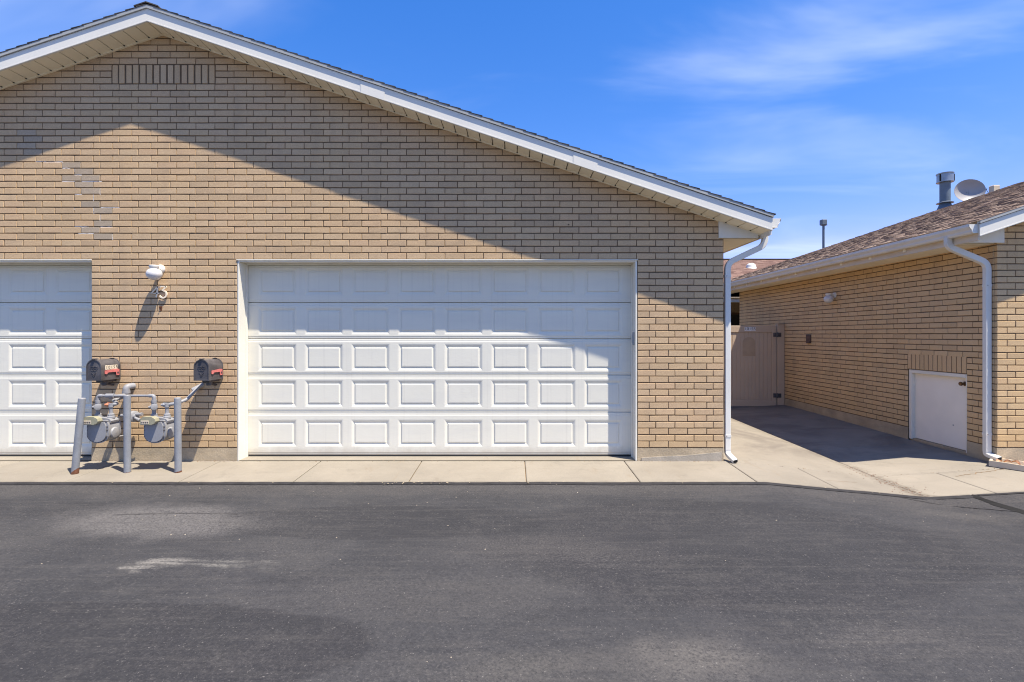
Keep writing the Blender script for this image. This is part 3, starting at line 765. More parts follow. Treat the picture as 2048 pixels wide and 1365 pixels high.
# ---- roof (generic gable side)
def gable_side(B, xe, ze, xp, yf, yb, ywall, mat_sh, up=1, zextra=0):
    """one slope. xe: eave x, xp: peak x; rake front at yf; returns its parts"""
    sg = 1 if xp > xe else -1                 # direction towards the peak
    zl = lambda x: ze + SL*abs(x-xe)
    P = lambda x, dz: (x, zl(x)+dz)
    s = MB(); s.xz([P(xe, 0), P(xp, 0), P(xp, .158), P(xe, .158)], yf, yf+.022)
    # shallow bead along the board
    s.xz([P(xe, .004), P(xp, .004), P(xp, .016), P(xe, .016)], yf-.003, yf)
    fasc = part('rake_fascia', s, 'white', B)
    # lap joints in the aluminium cladding
    for t in (.28, .62):
        x = xe+(xp-xe)*t; q = MB(); q.xz([P(x, .0015), P(x+sg*.30, .0015), P(x+sg*.30, .150), P(x, .150)], yf-.0045, yf-.003); part('lap_joint', q, 'white', fasc)
    s = MB(); s.xz([P(xe-sg*.01, .160), P(xp, .160), P(xp, .198), P(xe-sg*.01, .198)], yf-.017, yf+.03)
    part('drip_edge', s, 'drip', B)
    # soffit: separate panels with open laps, then the channel against the wall
    L = abs(xp-xe); n = int(L/.1555); run = L/n
    ch = MB(); ch.xz([P(xe+sg*.02, -.012), P(xp, -.012), P(xp, .006), P(xe+sg*.02, .006)], ywall-.030, ywall-.008)
    so = part('rake_soffit', ch, 'almond', B)
    mb = MB(); g_ = .011; wdt = run-g_; dz = SL*wdt*sg
    mb.add([(0, yf+.0225, 0), (sg*wdt, yf+.0225, SL*wdt), (sg*wdt, ywall-.0305, SL*wdt), (0, ywall-.0305, 0),
            (0, yf+.0225, .012), (sg*wdt, yf+.0225, SL*wdt+.012), (sg*wdt, ywall-.0305, SL*wdt+.012), (0, ywall-.0305, .012)],
           [(0,3,2,1),(4,5,6,7),(0,1,5,4),(1,2,6,5),(2,3,7,6),(3,0,4,7)])
    me = mb.mesh('soffit_panel', M['almond'])
    dk = MB(); dk.lathe((0, 0, 0), (0, 0, 1), [(.006, -.004), (.006, .002)], 8); dkm = dk.mesh('nail', M['dark'])
    for i in range(n):
        x = xe+sg*(i*run+g_/2); link('soffit_panel', me, so, (x, 0, zl(x)+.0015))
    nl = MB()
    for i in range(1, n):
        x = xe+sg*i*run; nl.box(x-.007, x+.007, ywall-.05, ywall-.032, zl(x)-.004, zl(x)+.003)
    part('nail_heads', nl, 'dark', so, stuff=True)
    return zl, sg
def deck(B, xe, ze, xp, yf, yb, name='roof'):
    sg = 1 if xp > xe else -1; zl = lambda x: ze+SL*abs(x-xe)
    s = MB(); s.xz([(xe, zl(xe)+.10), (xp, zl(xp)+.10), (xp, zl(xp)+.1975), (xe, zl(xe)+.1975)], yf+.031, yb)
    return part(name, s, 'wood', B)

for xe_ in (XE, 2*PKX-XE):
    gable_side(B, xe_, ZE, PKX, -OV, YB+.3, 0, 'shingle_dark')
rf = deck(B, XE, ZE, PKX, -OV, YB+.3); deck(B, 2*PKX-XE, ZE, PKX, -OV, YB+.3)
# shingle courses (their stepped ends show along the rake)
s = MB(); e = .142; th = math.atan(SL)
rs = random.Random(5)
for sg, xe_ in ((-1, XE), (1, 2*PKX-XE)):
    n = int((abs(PKX-xe_)/math.cos(th)+.04)/e)+1
    for k in range(n):
        u0 = k*e-.03; u1 = u0+e+.03
        def pt(u, h): return (xe_+sg*(u*math.cos(th)-h*math.sin(th)), ZE+.1995+u*math.sin(th)+h*math.cos(th))
        if (xe_+sg*u1*math.cos(th)-PKX)*sg > .02: u1 = abs(PKX-xe_)/math.cos(th)
        s.xz([pt(u0, .003), pt(u1, -.002), pt(u1, .003), pt(u0, .017)], -OV-.019-rs.uniform(0, .003), YB+.32)
for sg in (-1, 1):
    s.xz([(PKX, PKZ+.222), (PKX+sg*.15, PKZ+.222-.15*SL), (PKX+sg*.15, PKZ+.236-.15*SL), (PKX, PKZ+.236)], -OV-.023, YB+.3)
part('shingles', s, 'shingle_dark', rf, stuff=True)

def eave(B, xe, ze, xw, yf, yb, out, gut_y0, nclips=0, far=None):
    """eave along y: fascia, flat soffit of panels, K gutter. out=+1 when the eave faces +X"""
    s = MB(); s.box(min(xe, xe-out*.022), max(xe, xe-out*.022), yf+.024, yb, ze-.046, ze+.158)
    part('eave_fascia', s, 'fasciawood' if nclips else 'white', B)
    base = MB(); base.box(min(xw, xe-out*.024), max(xw, xe-out*.024), .0+yf+.32, yb, ze-.0285, ze-.0265)
    so = part('eave_soffit', base, 'almond', B)
    xa, xb = sorted((xe-out*.024, xw)); st = .1555; y0 = yf+.32; k = 0
    me = MB(); me.box(xa, xb, .003, st-.003, -.010, 0); mm = me.mesh('soffit_panel', M['almond'])
    while y0+k*st < yb-st:
        link('soffit_panel', mm, so, (0, y0+k*st, ze-.0292)); k += 1
    # gutter shell
    pr = [(0, .115), (0, 0), (.070, 0), (.084, .020), (.088, .045), (.110, .072), (.118, .085), (.118, .115)]
    th_ = .0035; shell = [(a, b_) for a, b_ in pr] + [(a-(th_ if a > .01 else -th_), b_+(th_ if b_ < .03 else 0)) for a, b_ in reversed(pr)]
    z0 = ze+.045
    s = MB(); x0 = xe+out*.0015
    n = len(pr)
    outer = [(x0+out*a, z0+b_) for a, b_ in pr]
    inner = [(x0+out*th_, z0+.115), (x0+out*th_, z0+th_)] + [(x0+out*(a-th_), z0+b_+(th_ if b_ < .05 else 0)) for a, b_ in pr[2:]]
    for ra, rb_ in zip(range(n-1), range(1, n)):
        for pl_ in (outer, inner):
            (a, za), (c_, zc) = pl_[ra], pl_[rb_]
            s.add([(a, gut_y0, za), (c_, gut_y0, zc), (c_, yb, zc), (a, yb, za)], [(0,1,2,3)])
    for pa, pb in ((0, 0), (n-1, n-1)):
        (a, za), (c_, zc) = outer[pa], inner[pb]
        s.add([(a, gut_y0, za), (c_, gut_y0, zc), (c_, yb, zc), (a, yb, za)], [(0,1,2,3)])
    # rolled lip
    s.box(min(x0+out*.108, x0+out*.119), max(x0+out*.108, x0+out*.119), gut_y0, yb, z0+.113, z0+.119)
    gt = part('gutter', s, 'gutter', B)
    c = MB(); c.xz(outer, gut_y0-.003, gut_y0); 
    for i in range(1, n-1):
        (a, za), (c_, zc) = outer[i], outer[i+1]
        c.add([(a, gut_y0-.012, za), (c_, gut_y0-.012, zc), (c_, gut_y0, zc), (a, gut_y0, za)], [(0,1,2,3)])
    part('end_cap', c, 'gutter', gt)
    if nclips:
        for i in range(nclips):
            y = gut_y0+.45+i*.75; q = MB(); q.box(min(xe, xe+out*.012), max(xe, xe+out*.012), y, y+.05, ze-.001, ze+.0445); part('bracket', q, 'almond', gt)
    return gt, x0, z0
g1, gx, gz = eave(B, XE, ZE, XR, -OV, YB+.28, 1, -.255)
eave(B, 2*PKX-XE, ZE, XL, -OV, YB+.28, -1, -.255)
def eave_return(B, xw, xe, ze, zb, y0, y1, name='eave_return'):
    s = MB(); sg = 1 if xe > xw else -1
    a = xw-sg*.07
    s.xz([(a, zb), (xe-sg*.05, zb), (xe-sg*.05, ze+SL*.05-.012), (a, ze+SL*abs(xe-a)-.014)], y0, y1)
    return part(name, s, 'frame', B)
eave_return(B, XR, XE, ZE, 2.888, -.031, -.009)

def rpath(pts, r=.06, k=5):
    """round the corners of a path"""
    pts = [Vector(q) for q in pts]; out = [pts[0]]
    for i in range(1, len(pts)-1):
        a, b_, c_ = pts[i-1], pts[i], pts[i+1]
        p0 = b_+(a-b_).normalized()*min(r, (a-b_).length*.48); p1 = b_+(c_-b_).normalized()*min(r, (c_-b_).length*.48)
        for j in range(k+1):
            t = j/k; out.append(p0*(1-t)**2 + b_*2*t*(1-t) + p1*t*t)
    return out+[pts[-1]]
def rect_prof(w_, d_, c=.006):
    a, b_ = w_/2, d_/2
    return [(a-c, b_), (-a+c, b_), (-a, b_-c), (-a, -b_+c), (-a+c, -b_), (a-c, -b_), (a, -b_+c), (a, b_-c)]
def downspout(B, pts, foot, w_, d_, up, straps):
    s = MB(); s.tube(rpath(pts, .09, 6), 1, prof=rect_prof(w_, d_), up=up)
    d = part('downspout', s, 'gutter', B)
    # corrugation rings at the elbows and screw dots
    for q in straps:
        s = MB(); s.tube([Vector(q)-Vector((0, 0, .016)), Vector(q)+Vector((0, 0, .016))], 1, prof=rect_prof(w_+.008, d_+.008), up=up)
        part('strap', s, 'gutter', d)
    s = MB(); s.tube(rpath(foot, .08, 6), 1, prof=rect_prof(w_-.004, d_-.004), caps=False, up=up); s.tube([foot[-1], Vector(foot[-1])+(Vector(foot[-1])-Vector(foot[-2])).normalized()*-.002], 1, prof=rect_prof(w_-.010, d_-.010), up=up)
    part('elbow', s, 'gutter', d)
    s = MB(); q = Vector(foot[-1]); dr = (q-Vector(foot[-2])).normalized(); s.tube([q+dr*.0005, q+dr*.003], 1, prof=rect_prof(w_-.016, d_-.016), up=up); part('outlet', s, 'dark', d)
    for q in straps:
        s = MB(); s.lathe(Vector(q)+Vector((-.02, -d_/2-.006, 0)), (0, 1, 0), [(.006, 0), (.006, .004)], 6)
        part('screw', s, 'rust', d)
    return d
gxm = gx+.055
downspout(B, [(gxm, .02, gz+.02), (gxm, .02, 2.80), (2.79, .03, 2.57), (2.79, .03, .14)], [(2.79, .03, .145), (2.79, .03, .085), (2.83, -.12, .02)],
          .072, .056, (1, 0, 0), [(2.79, .03, 2.40), (2.79, .03, .32)])

# ---- porch light
def wall_lamp(loc, axis_out, label, group, rz):
    t = thing('wall_lamp', label, 'wall lamp', loc, group); t.rotation_euler = (0, 0, rz)
    # local: wall at y=0, out = -y
    def lp(name, mb, mat): return link(name, mb.mesh(name, M[mat], True), t)
    s = MB(); s.lathe((0, .0, 0), (0, -1, 0), [(.058, 0), (.058, .010), (.050, .024), (.03, .034), (.0, .036)], 24); lp('back_plate', s, 'gutter')
    s = MB(); s.tube([(0, -.02, .0), (0, -.07, .004), (0, -.12, .012)], .022, 12); lp('arm', s, 'white')
    s = MB(); s.lathe((0, -.125, .034), (0, 0, -1), [(.0, 0), (.052, .0), (.056, .005), (.056, .026), (.050, .036), (.0, .037)], 28); lp('fitter', s, 'gutter')
    s = MB(); pf = [(.046, 0), (.048, .008), (.066, .020), (.084, .042), (.091, .068), (.088, .094), (.077, .118), (.056, .138), (.03, .150), (0, .154)]
    s.lathe((0, -.125, -.004), (0, 0, -1), pf, 36); lp('globe', s, 'globe')
    return t
wall_lamp(((322.4-1027)/154, -.007, 2.487), None, 'white jar globe lamp on the sunlit wall above the number 43', 'white jar globe wall lamps', 0)

# ---- house number
def strokes(paths, w_, t_, o, sc=1, flip=False):
    """flat ribbon strokes in the xz plane"""
    s = MB()
    for pth in paths:
        L = []; Rr = []
        for i, q in enumerate(pth):
            a = Vector(pth[max(0, i-1)]); b_ = Vector(pth[min(len(pth)-1, i+1)]); d = (b_-a)
            d = d.normalized() if d.length > 0 else Vector((1, 0)); nn = Vector((-d.y, d.x))*w_/2
            L.append(Vector(q)+nn); Rr.append(Vector(q)-nn)
        n = len(L); vs_ = [(o[0]+v.x, o[1]-t_, o[2]+v.y) for v in L] + [(o[0]+v.x, o[1]-t_, o[2]+v.y) for v in Rr] + [(o[0]+v.x, o[1], o[2]+v.y) for v in L] + [(o[0]+v.x, o[1], o[2]+v.y) for v in Rr]
        fs_ = []
        for i in range(n-1): fs_ += [(i, i+1, n+i+1, n+i), (2*n+i, 3*n+i, 3*n+i+1, 2*n+i+1), (i, 2*n+i, 2*n+i+1, i+1), (n+i, n+i+1, 3*n+i+1, 3*n+i)]
        fs_ += [(0, n, 3*n, 2*n), (n-1, 3*n-1, 4*n-1, 2*n-1)]
        s.add(vs_, fs_)
    return s
hn = thing('house_number', 'cream metal numerals 43 below the globe lamp', 'house number', ((320-1027)/154, -.01, 2.06))
ox, oz = (320.5-1027)/154, 2.120
p4 = [[(-.012, .142), (-.098, .052), (-.002, .052)], [(-.012, .146), (-.034, .0)]]
part('digit', strokes(p4, .017, .012, (ox-.002, -.014, oz), 1), 'numeral', hn)
arc = [(.050+.046*math.cos(a), .046+.046*math.sin(a)) for a in [R(x) for x in range(205, 471, 14)]]
p3 = [[(.010, .128), (.018, .146), (.094, .144)], [(.094, .144), (.040, .092)], arc[:-1]]
part('digit', strokes([p3[0], p3[1], arc[:-1]], .019, .012, (ox+.004, -.020, oz-.006), 1), 'numeral', hn)
s = MB(); s.tube([(ox-.05, -.022, oz+.05), (ox-.05, .0, oz+.05)], .005, 6); s.tube([(ox+.06, -.022, oz+.02), (ox+.06, .0, oz+.02)], .005, 6); part('pin', s, 'rust', hn)
hk = MB(); hx = (322.6-1027)/154; hk.xz([(hx-.021, 2.006), (hx+.021, 2.006), (hx+.016, 1.968), (hx+.008, 1.945), (hx-.005, 1.945), (hx-.016, 1.975)], -.012, -.004)
hk.tube([(hx, -.006, 1.996), (hx, -.030, 1.99), (hx, -.034, 2.003)], .004, 6)
o = part('wall_hook', hk, 'rust'); o['label'] = 'small rusty hook on the bricks under the number 43'; o['category'] = 'hook'

# ---- mailboxes
def text_mesh(txt, size, mat, extrude=.001, name='number'):
    cu = bpy.data.curves.new('t', 'FONT'); cu.body = txt; cu.size = size; cu.extrude = extrude; cu.align_x = 'CENTER'; cu.align_y = 'CENTER'
    ob = bpy.data.objects.new('t', cu); COL.objects.link(ob)
    bpy.context.view_layer.update()
    me = bpy.data.meshes.new_from_object(ob); bpy.data.objects.remove(ob); bpy.data.curves.remove(cu)
    me.name = name; me.materials.clear(); me.materials.append(M[mat]); return me
def mailbox(loc, label, digits):
    t = thing('mailbox', label, 'mailbox', loc, 'black mailboxes on the wall')
    W, H, Lg = .178, .258, .300                # local: back on the wall at y=0, door at y=-Lg, bottom at z=0
    def lp(name, mb, mat, smooth=True, parent=t): return link(name, mb.mesh(name, M[mat], smooth), parent)
    def arch(w_, h_, n=16): return [(w_/2, 0)] + [(w_/2*math.cos(a), h_-w_/2+w_/2*math.sin(a)) for a in [math.pi*i/n for i in range(n+1)]] + [(-w_/2, 0)]
    s = MB(); s.xz(arch(W, H), -Lg, 0); lp('body', s, 'black')
    # rim flanges front and back
    s = MB(); s.xz(arch(W+.012, H+.006), -.016, -.002); lp('rear_rim', s, 'black')
    s = MB(); s.xz(arch(W+.010, H+.005), -Lg-.008, -Lg+.022); dr = lp('door', s, 'black')
    # raised rim and embossed relief on the door
    s = MB(); A0, A1 = arch(W+.010, H+.005), [(x*.88, .012+z*.92) for x, z in arch(W+.010, H+.005)]
    n = len(A0); y = -Lg-.0145
    s.add([(x, y, z) for x, z in A0]+[(x, y, z) for x, z in A1]+[(x, -Lg-.0075, z) for x, z in A0]+[(x, -Lg-.0075, z) for x, z in A1],
          [f for i in range(n) for f in ((i, (i+1) % n, n+(i+1) % n, n+i), (2*n+i, 2*n+(i+1) % n, (i+1) % n, i), (n+i, n+(i+1) % n, 3*n+(i+1) % n, 3*n+i))])
    lp('door_rim', s, 'black', False, dr)
    s = strokes([[(-.045, .165), (-.02, .178), (0, .17), (.02, .178), (.045, .165)], [(-.035, .135), (-.02, .118), (0, .126), (.02, .118), (.035, .135)], [(-.03, .1), (-.012, .084), (0, .062), (.012, .084), (.03, .1)], [(0, .17), (0, .126)], [(-.016, .07), (0, .045), (.016, .07)], [(-.05, .152), (.05, .152)]], .006, .0045, (0, -Lg-.0078, 0))
    lp('embossing', s, 'black', False, dr)
    s = MB(); s.bbox(-.018, .018, -Lg-.030, -Lg+.03, H+.004, H+.016, .003); lp('pull_tab', s, 'black', False, dr)
    s = MB(); s.bbox(-.02, .02, -.05, -.006, H+.004, H+.013, .003); lp('rear_tab', s, 'black', False)
    # flag, folded down along the side facing the house door
    x = W/2
    s = MB(); fl = [(-.262, .120), (-.262, .082), (-.235, .074), (-.205, .096), (-.085, .094), (-.078, .052), (-.030, .050), (-.030, .128), (-.080, .132), (-.185, .124)]
    s.yz(fl, x+.006, x+.012); lp('flag', s, 'red', False)
    s = MB(); s.lathe((x, -.055, .085), (1, 0, 0), [(.012, 0), (.012, .016), (.006, .018)], 10); lp('flag_pivot', s, 'black')
    # support arm
    s = MB(); s.bbox(-.045, .045, -.225, -.004, -.030, -.001, .004); s.lathe((0, -.15, -.03), (0, 0, -1), [(.034, 0), (.034, .035), (.028, .045)], 16); lp('support_arm', s, 'black', False)
    s = MB(); s.tube([(0, -.16, -.04), (0, -.03, -.075), (0, 0, -.08)], .014, 8); lp('brace', s, 'black')
    if digits:
        for i, ch in enumerate(digits):
            yy = -.232+i*.040
            q = MB(); q.bbox(x-.004+.0045, x+.0025+.0045, yy-.0155, yy+.0155, .130, .184, .001)
            tl = lp('number_tile', q, 'numeral', False)
            me = text_mesh(ch, .058, 'ink', .0006, 'numeral'); link('numeral', me, tl, (x+.0078, yy, .157), (R(90), 0, R(90)))
    return t
mailbox((-5.19, -.008, 1.068), 'black arched mailbox with number tiles above its folded red flag', '10155')
mailbox((-3.86, -.008, 1.068), 'black arched mailbox with speckled top and no numbers, beside the large garage door', None)

# ---- gas meters and pipework
def gas_meter(loc, label, cap):
    t = thing('gas_meter', label, 'gas meter', loc, 'grey gas meters on the wall')
    def lp(name, mb, mat, smooth=True, parent=t): return link(name, mb.mesh(name, M[mat], smooth), parent)
    # local origin: middle of the case, front at -y; z=0 at the bottom of the case
    def shield(w_, h_, wt, n=10):
        b_ = [( w_/2*math.cos(a), .10+ (.10)*math.sin(a)) for a in [math.pi+math.pi*i/n for i in range(n+1)]]
        return b_ + [(w_/2, h_-.06), (wt/2, h_), (-wt/2, h_), (-w_/2, h_-.06)]
    s = MB()
    for (w_, h_, wt, y0, y1) in ((.262, .275, .21, -.115, -.085),): s.xz(shield(w_, h_, wt), y0, y1)
    fr = lp('front_cover', s, 'pipe2')
    s = MB(); s.xz([(x*.84, .018+z*.87) for x, z in shield(.262, .275, .21)], -.131, -.1155); lp('boss', s, 'pipe2', True, fr)
    s = MB()
    for a in range(10):
        an = R(198+a*16); x = .119*math.cos(an); z = .108+.09*math.sin(an)
        s.lathe((x, -.1155, z), (0, -1, 0), [(.008, 0), (.008, .009)], 6)
    for x in (-.119, .119):
        for z in (.16, .2): s.lathe((x*.98, -.1155, z), (0, -1, 0), [(.008, 0), (.008, .009)], 6)
    lp('bolt', s, 'black', False, fr)
    s = MB(); s.xz([(-.112, .2555), (.112, .2555), (.112, .2665), (-.112, .2665)], -.118, .086); s.xz([(-.10, .240), (-.06, .2555), (-.10, .2555)], -.1175, -.116); s.xz([(.02, .243), (.07, .2555), (0, .2555)], -.1175, -.116); lp('flange_line', s, 'black', False, fr)  # black strip and wedges drawn where a dark gap runs under the flange
    s = MB(); s.xz([(x*.93, .012+z*.9) for x, z in shield(.262, .275, .21)], -.0845, .062); lp('case', s, 'pipe2')
    s = MB(); s.xz(shield(.262, .275, .21), .0625, .085); s.xz([(x*.84, .018+z*.87) for x, z in shield(.262, .275, .21)], .0855, .105); lp('rear_cover', s, 'pipe2')
    # side diaphragm bulge
    s = MB(); s.lathe((.113, -.012, .112), (1, 0, 0), [(.068, 0), (.068, .012), (.058, .026), (.02, .034), (0, .035)], 22); lp('side_bulge', s, 'pipe2')
    # valve housing on top: sloped shoulders
    s = MB(); s.xz([(-.126, .240), (.126, .240), (.132, .264), (.11, .290), (.05, .302), (-.05, .302), (-.11, .290), (-.132, .264)], -.080, .058); lp('top_housing', s, 'pipe2')
    for x in (-.08, .08):
        s = MB(); s.lathe((x, -.01, .288), (0, 0, 1), [(.044, 0), (.044, .022), (.036, .028), (.036, .05), (.024, .058), (.021, .085)], 8); lp('union', s, 'pipe2', False)
    # index box with yellowed window
    s = MB(); s.prism([(-.105, .250), (-.105, .305), (-.070, .345), (.030, .345), (.072, .322), (.084, .290), (.066, .262), (.03, .250)], lambda a, b_: (a-.022, -.190, b_-.014), lambda a, b_: (a-.022, -.116, b_-.014)); ix = lp('index_box', s, 'index', False)
    s = MB(); s.bbox(-.112, -.018, -.1935, -.1895, .243, .286, .002); lp('index_window', s, 'splash', False, ix)
    for i in range(4):
        s = MB(); s.lathe((-.098+i*.022, -.1935, .264), (0, -1, 0), [(.008, 0), (.008, .0015)], 12); lp('dial', s, 'black', False, ix)
    return t
MY = -.335
gas_meter((-5.035, MY, .322), 'grey gas meter with yellowed index box below the left mailbox', 'orange')
gas_meter((-4.345, MY, .322), 'grey gas meter with yellowed index box partly behind the right bollard', 'grey')
gp = thing('gas_pipe', 'grey gas pipe manifold feeding the two meters by the brick wall', 'gas pipe', (-4.87, -.2, 0))
py_ = MY-.01
def pp(name, mb, mat='pipe2', smooth=True, parent=gp): return part(name, mb, mat, parent, smooth)
XA, XB, XC, XD = -5.115, -4.955, -4.425, -4.265       # unions
ZM = .885; rad = .0145
s = MB(); s.tube(rpath([(XA, py_, .80), (XA, py_, ZM), (XB+.5, py_, ZM), (XC, py_, ZM), (XC, py_, .80)], .045, 5), rad, 14); pp('manifold', s)
for x in (XA, XC):
    s = MB(); c = Vector((x, py_, ZM))
    sg = 1
    s.tube(rpath([(x, py_, ZM-.06), (x, py_, ZM), (x+(.06 if x == XA else -.06), py_, ZM)], .045, 5), .022, 14)
    s.lathe((x, py_, ZM-.075), (0, 0, 1), [(.031, 0), (.031, .022)], 12); pp('elbow', s)
    # shut-off valve: body, plug, square key
    s = MB(); s.lathe((x, py_, .690), (0, 0, 1), [(.024, 0), (.024, .02), (.034, .035), (.036, .06), (.034, .09), (.024, .104), (.03, .106), (.03, .13)], 14)
    s.lathe((x+.012, py_-.03, .752), (.75, -.65, .0), [(.018, -.02), (.028, -.018), (.028, .012), (.036, .016), (.036, .036), (.022, .040)], 12)
    v = pp('valve', s)
    s = MB(); s.lathe((x-.045, py_-.02, .748), (-1, -.3, 0), [(.020, -.02), (.020, -.006), (.012, -.002), (.012, .008)], 10); pp('valve_key', s, 'pipe2', False, v)
# riser from the ground with a regulator, elbow turned into the wall at the top
xr = -4.965
yr_p = -.085
s = MB(); s.tube([(xr, yr_p, -.02), (xr, yr_p, .92)], .026, 14); pp('riser', s)
s = MB(); s.tube(rpath([(xr, yr_p, .90), (xr, yr_p, .965), (xr+.022, -.03, .972), (xr+.03, .0, .972)], .05, 5), .040, 14); s.lathe((xr, yr_p, .885), (0, 0, 1), [(.045, 0), (.045, .03)], 12); pp('elbow', s)
s = MB(); s.tube([(xr, yr_p, ZM-.02), (xr, py_, ZM-.02)], .022, 12); s.lathe((xr, py_, ZM), (1, 0, 0), [(.027, -.05), (.027, .05)], 12); pp('tee', s)
s = MB(); s.tube([(xr-.06, yr_p, .60), (xr+.13, yr_p-.06, .60)], .022, 12); s.lathe((xr, yr_p, .565), (0, 0, 1), [(.036, 0), (.036, .07)], 12)
s.lathe((xr+.15, yr_p-.07, .60), (.93, -.36, 0), [(.03, -.045), (.066, -.035), (.070, -.03), (.070, .012), (.060, .02), (.034, .024), (.03, .05)], 20)
rg = pp('regulator', s)
q0 = (xr+.185, yr_p-.085, .60)
s = MB(); s.lathe((q0[0], q0[1], .630), (1, -.05, .02), [(.018, 0), (.018, .07), (.022, .07), (.022, .085)], 10); pp('regulator_cap', s, 'pipe2', False, rg)
s = MB(); s.lathe((q0[0], q0[1]-.01, .585), (1, -.1, -.45), [(.017, 0), (.017, .055), (.022, .055), (.022, .07)], 10); pp('vent_nozzle', s, 'pipe2', False, rg)
# outlets
s = MB(); s.tube(rpath([(XB, py_, .685), (XB, py_, .775), (XB+.06, py_+.02, .782), (xr-.075, -.20, .81), (xr-.03, -.09, .84)], .03, 4), .021, 12); s.lathe((XB, py_, .745), (0, 0, 1), [(.03, 0), (.03, .05)], 12); pp('outlet_pipe', s)
s = MB(); s.lathe((XB-.02, py_-.005, .775), (-1, -.25, 0), [(.024, -.02), (.026, .02), (.02, .03), (.014, .032), (.014, .045)], 8); pp('plug', s, 'orange', False)
s = MB(); s.tube(rpath([(XD, py_, .685), (XD, py_, .775), (XD+.09, py_+.02, .785), (XD+.16, -.22, .82), (-4.06, -.05, .965), (-4.035, .0, .985)], .035, 4), .021, 12); s.lathe((XD, py_, .745), (0, 0, 1), [(.03, 0), (.03, .05)], 12); pp('outlet_pipe', s)
s = MB(); a0, a1 = Vector((-4.115, -.095, .925)), Vector((-4.03, .0, .99)); s.tube([a0, a0.lerp(a1, .15), a0.lerp(a1, .6), a1], [.022, .029, .027, .029], 14); pp('coupling', s)
s = MB(); s.lathe((XD-.02, py_-.005, .775), (-1, -.25, 0), [(.024, -.02), (.026, .02), (.02, .03), (.014, .032), (.014, .045)], 8); pp('plug', s, 'pipe2', False)
# wall support below each meter
for x in (-4.98, -4.30):
    s = MB(); s.tube([(x, MY+.06, .36), (x, -.02, .34)], .012, 8); pp('stand_off', s)

# ---- bollards
def bollard(loc, h, tilt, label, rusty):
    t = thing('bollard', label, 'bollard', loc, 'grey pipe bollards guarding the gas meters'); t.rotation_euler = (0, tilt, 0)
    s = MB(); s.lathe((0, 0, -.03), (0, 0, 1), [(.038, 0), (.038, h+.02), (.0365, h+.03)], 22); link('pipe', s.mesh('pipe', M['pipe'], True), t)
    s = MB(); s.lathe((0, 0, h-.0005), (0, 0, 1), [(.0362, 0), (.032, .006), (.0, .010)], 22); link('cap', s.mesh('cap', M['pipe2'], True), t)
    s = MB(); n = 22; vs_ = []
    for i in range(n):
        a = 2*math.pi*i/n; hh = rusty*(.6+.6*math.cos(a-.1)) + .010*mnoise.noise((i*.7, h, 0)) + .002
        vs_ += [(.0388*math.cos(a), .0388*math.sin(a), -.03), (.0388*math.cos(a), .0388*math.sin(a), max(.002, hh))]
    s.add(vs_, [(2*i, 2*((i+1) % n), 2*((i+1) % n)+1, 2*i+1) for i in range(n)])
    link('rust_patch', s.mesh('rust_patch', M['rust'], True), t)
    return t
bollard((-5.226, -.55, -.02), .90, .095, 'leaning grey pipe bollard with a rusty foot, nearest the far garage door', .06)
bollard((-4.645, -.49, -.018), .925, -.003, 'upright grey pipe bollard standing between the two gas meters', .002)
bollard((-4.034, -.49, -.018), .892, -.008, 'grey pipe bollard in front of the second meter, below the plain mailbox', .015)

# ================================================================== RIGHT HOUSE
XW, YW = 6.44, .17; XE2, ZE2 = 5.95, 2.892; PK2 = 16.4; YF2 = -.12; YR2 = 9.05; YWE = 7.93
FT2 = .134; WTOP = ZE2-.03
H = thing('brick_house', 'single storey tan brick house with a brown shingle roof across the concrete side yard', 'building', (11, 4, -.08))
AD = (.62, 1.70, -.2, FT2+11*BH+.016)          # access door opening along y
LN = (.62, 1.712, FT2+11*BH+.017, FT2+14*BH+.016)
zref2 = FT2+.0
w = MB()
ztop = WTOP+.1
w.box(XW, XW+.25, YW, AD[0], -.3, ztop); w.box(XW, XW+.25, AD[1], YWE, -.3, ztop); w.box(XW, XW+.25, AD[0], AD[1], AD[3], ztop)
w.box(XW+.25, 26, YW, YW+.25, -.3, ztop)
def zs2(x): return ZE2+SL*(min(x, 2*PK2-x)-XE2)
w.xz([(XW, ztop), (26, ztop), (26, zs2(26)+.1), (PK2, zs2(PK2)+.1), (XW, zs2(XW)+.1)], YW, YW+.25)
w.box(XW+.25, 26, YWE-.25, YWE, -.3, ztop)
wall2 = part('wall', w, 'mortar', H)
fo = MB(); fo.box(XW-.0045, XW+.02, YW-.0045, AD[0], -.35, FT2-.006); fo.box(XW-.0045, XW+.02, AD[1], YWE, -.35, FT2-.006); fo.box(XW+.02, 26, YW-.0045, YW+.02, -.35, FT2-.006)
part('foundation', fo, 'found', H)
items2 = []
def ps2(u, z): return (XW, u, z), -math.pi/2
def pf2(u, z): return (u, YW, z), 0
kt = int((ztop-FT2)/BH)+1
for a, b_, za, zb in lay(YW+.0363, YWE, FT2, 0, 33, [(AD[0], AD[1], -1, AD[3]), LN], .05+.14, off=.37): items2.append((a, b_, za, zb, ps2))
for a, b_, za, zb in lay(XW-PROUD, 15, FT2, 0, 40, [], XW+.13, off=.45):
    if za > zs2(b_)-.004: continue
    items2.append((a, b_, za, zb, pf2))
def score2(t):
    (x, y, z), rz = t[4]((t[0]+t[1])/2, (t[2]+t[3])/2)
    if not in_view(x, y, z): return -1
    d = y+CAM_D
    L = t[1]-t[0]
    return L*BH/d**2*1e6*(1 if t[4] is pf2 else XW/d)
wall_bricks(wall2, items2, 300, score2, lambda t: 'brick_house')
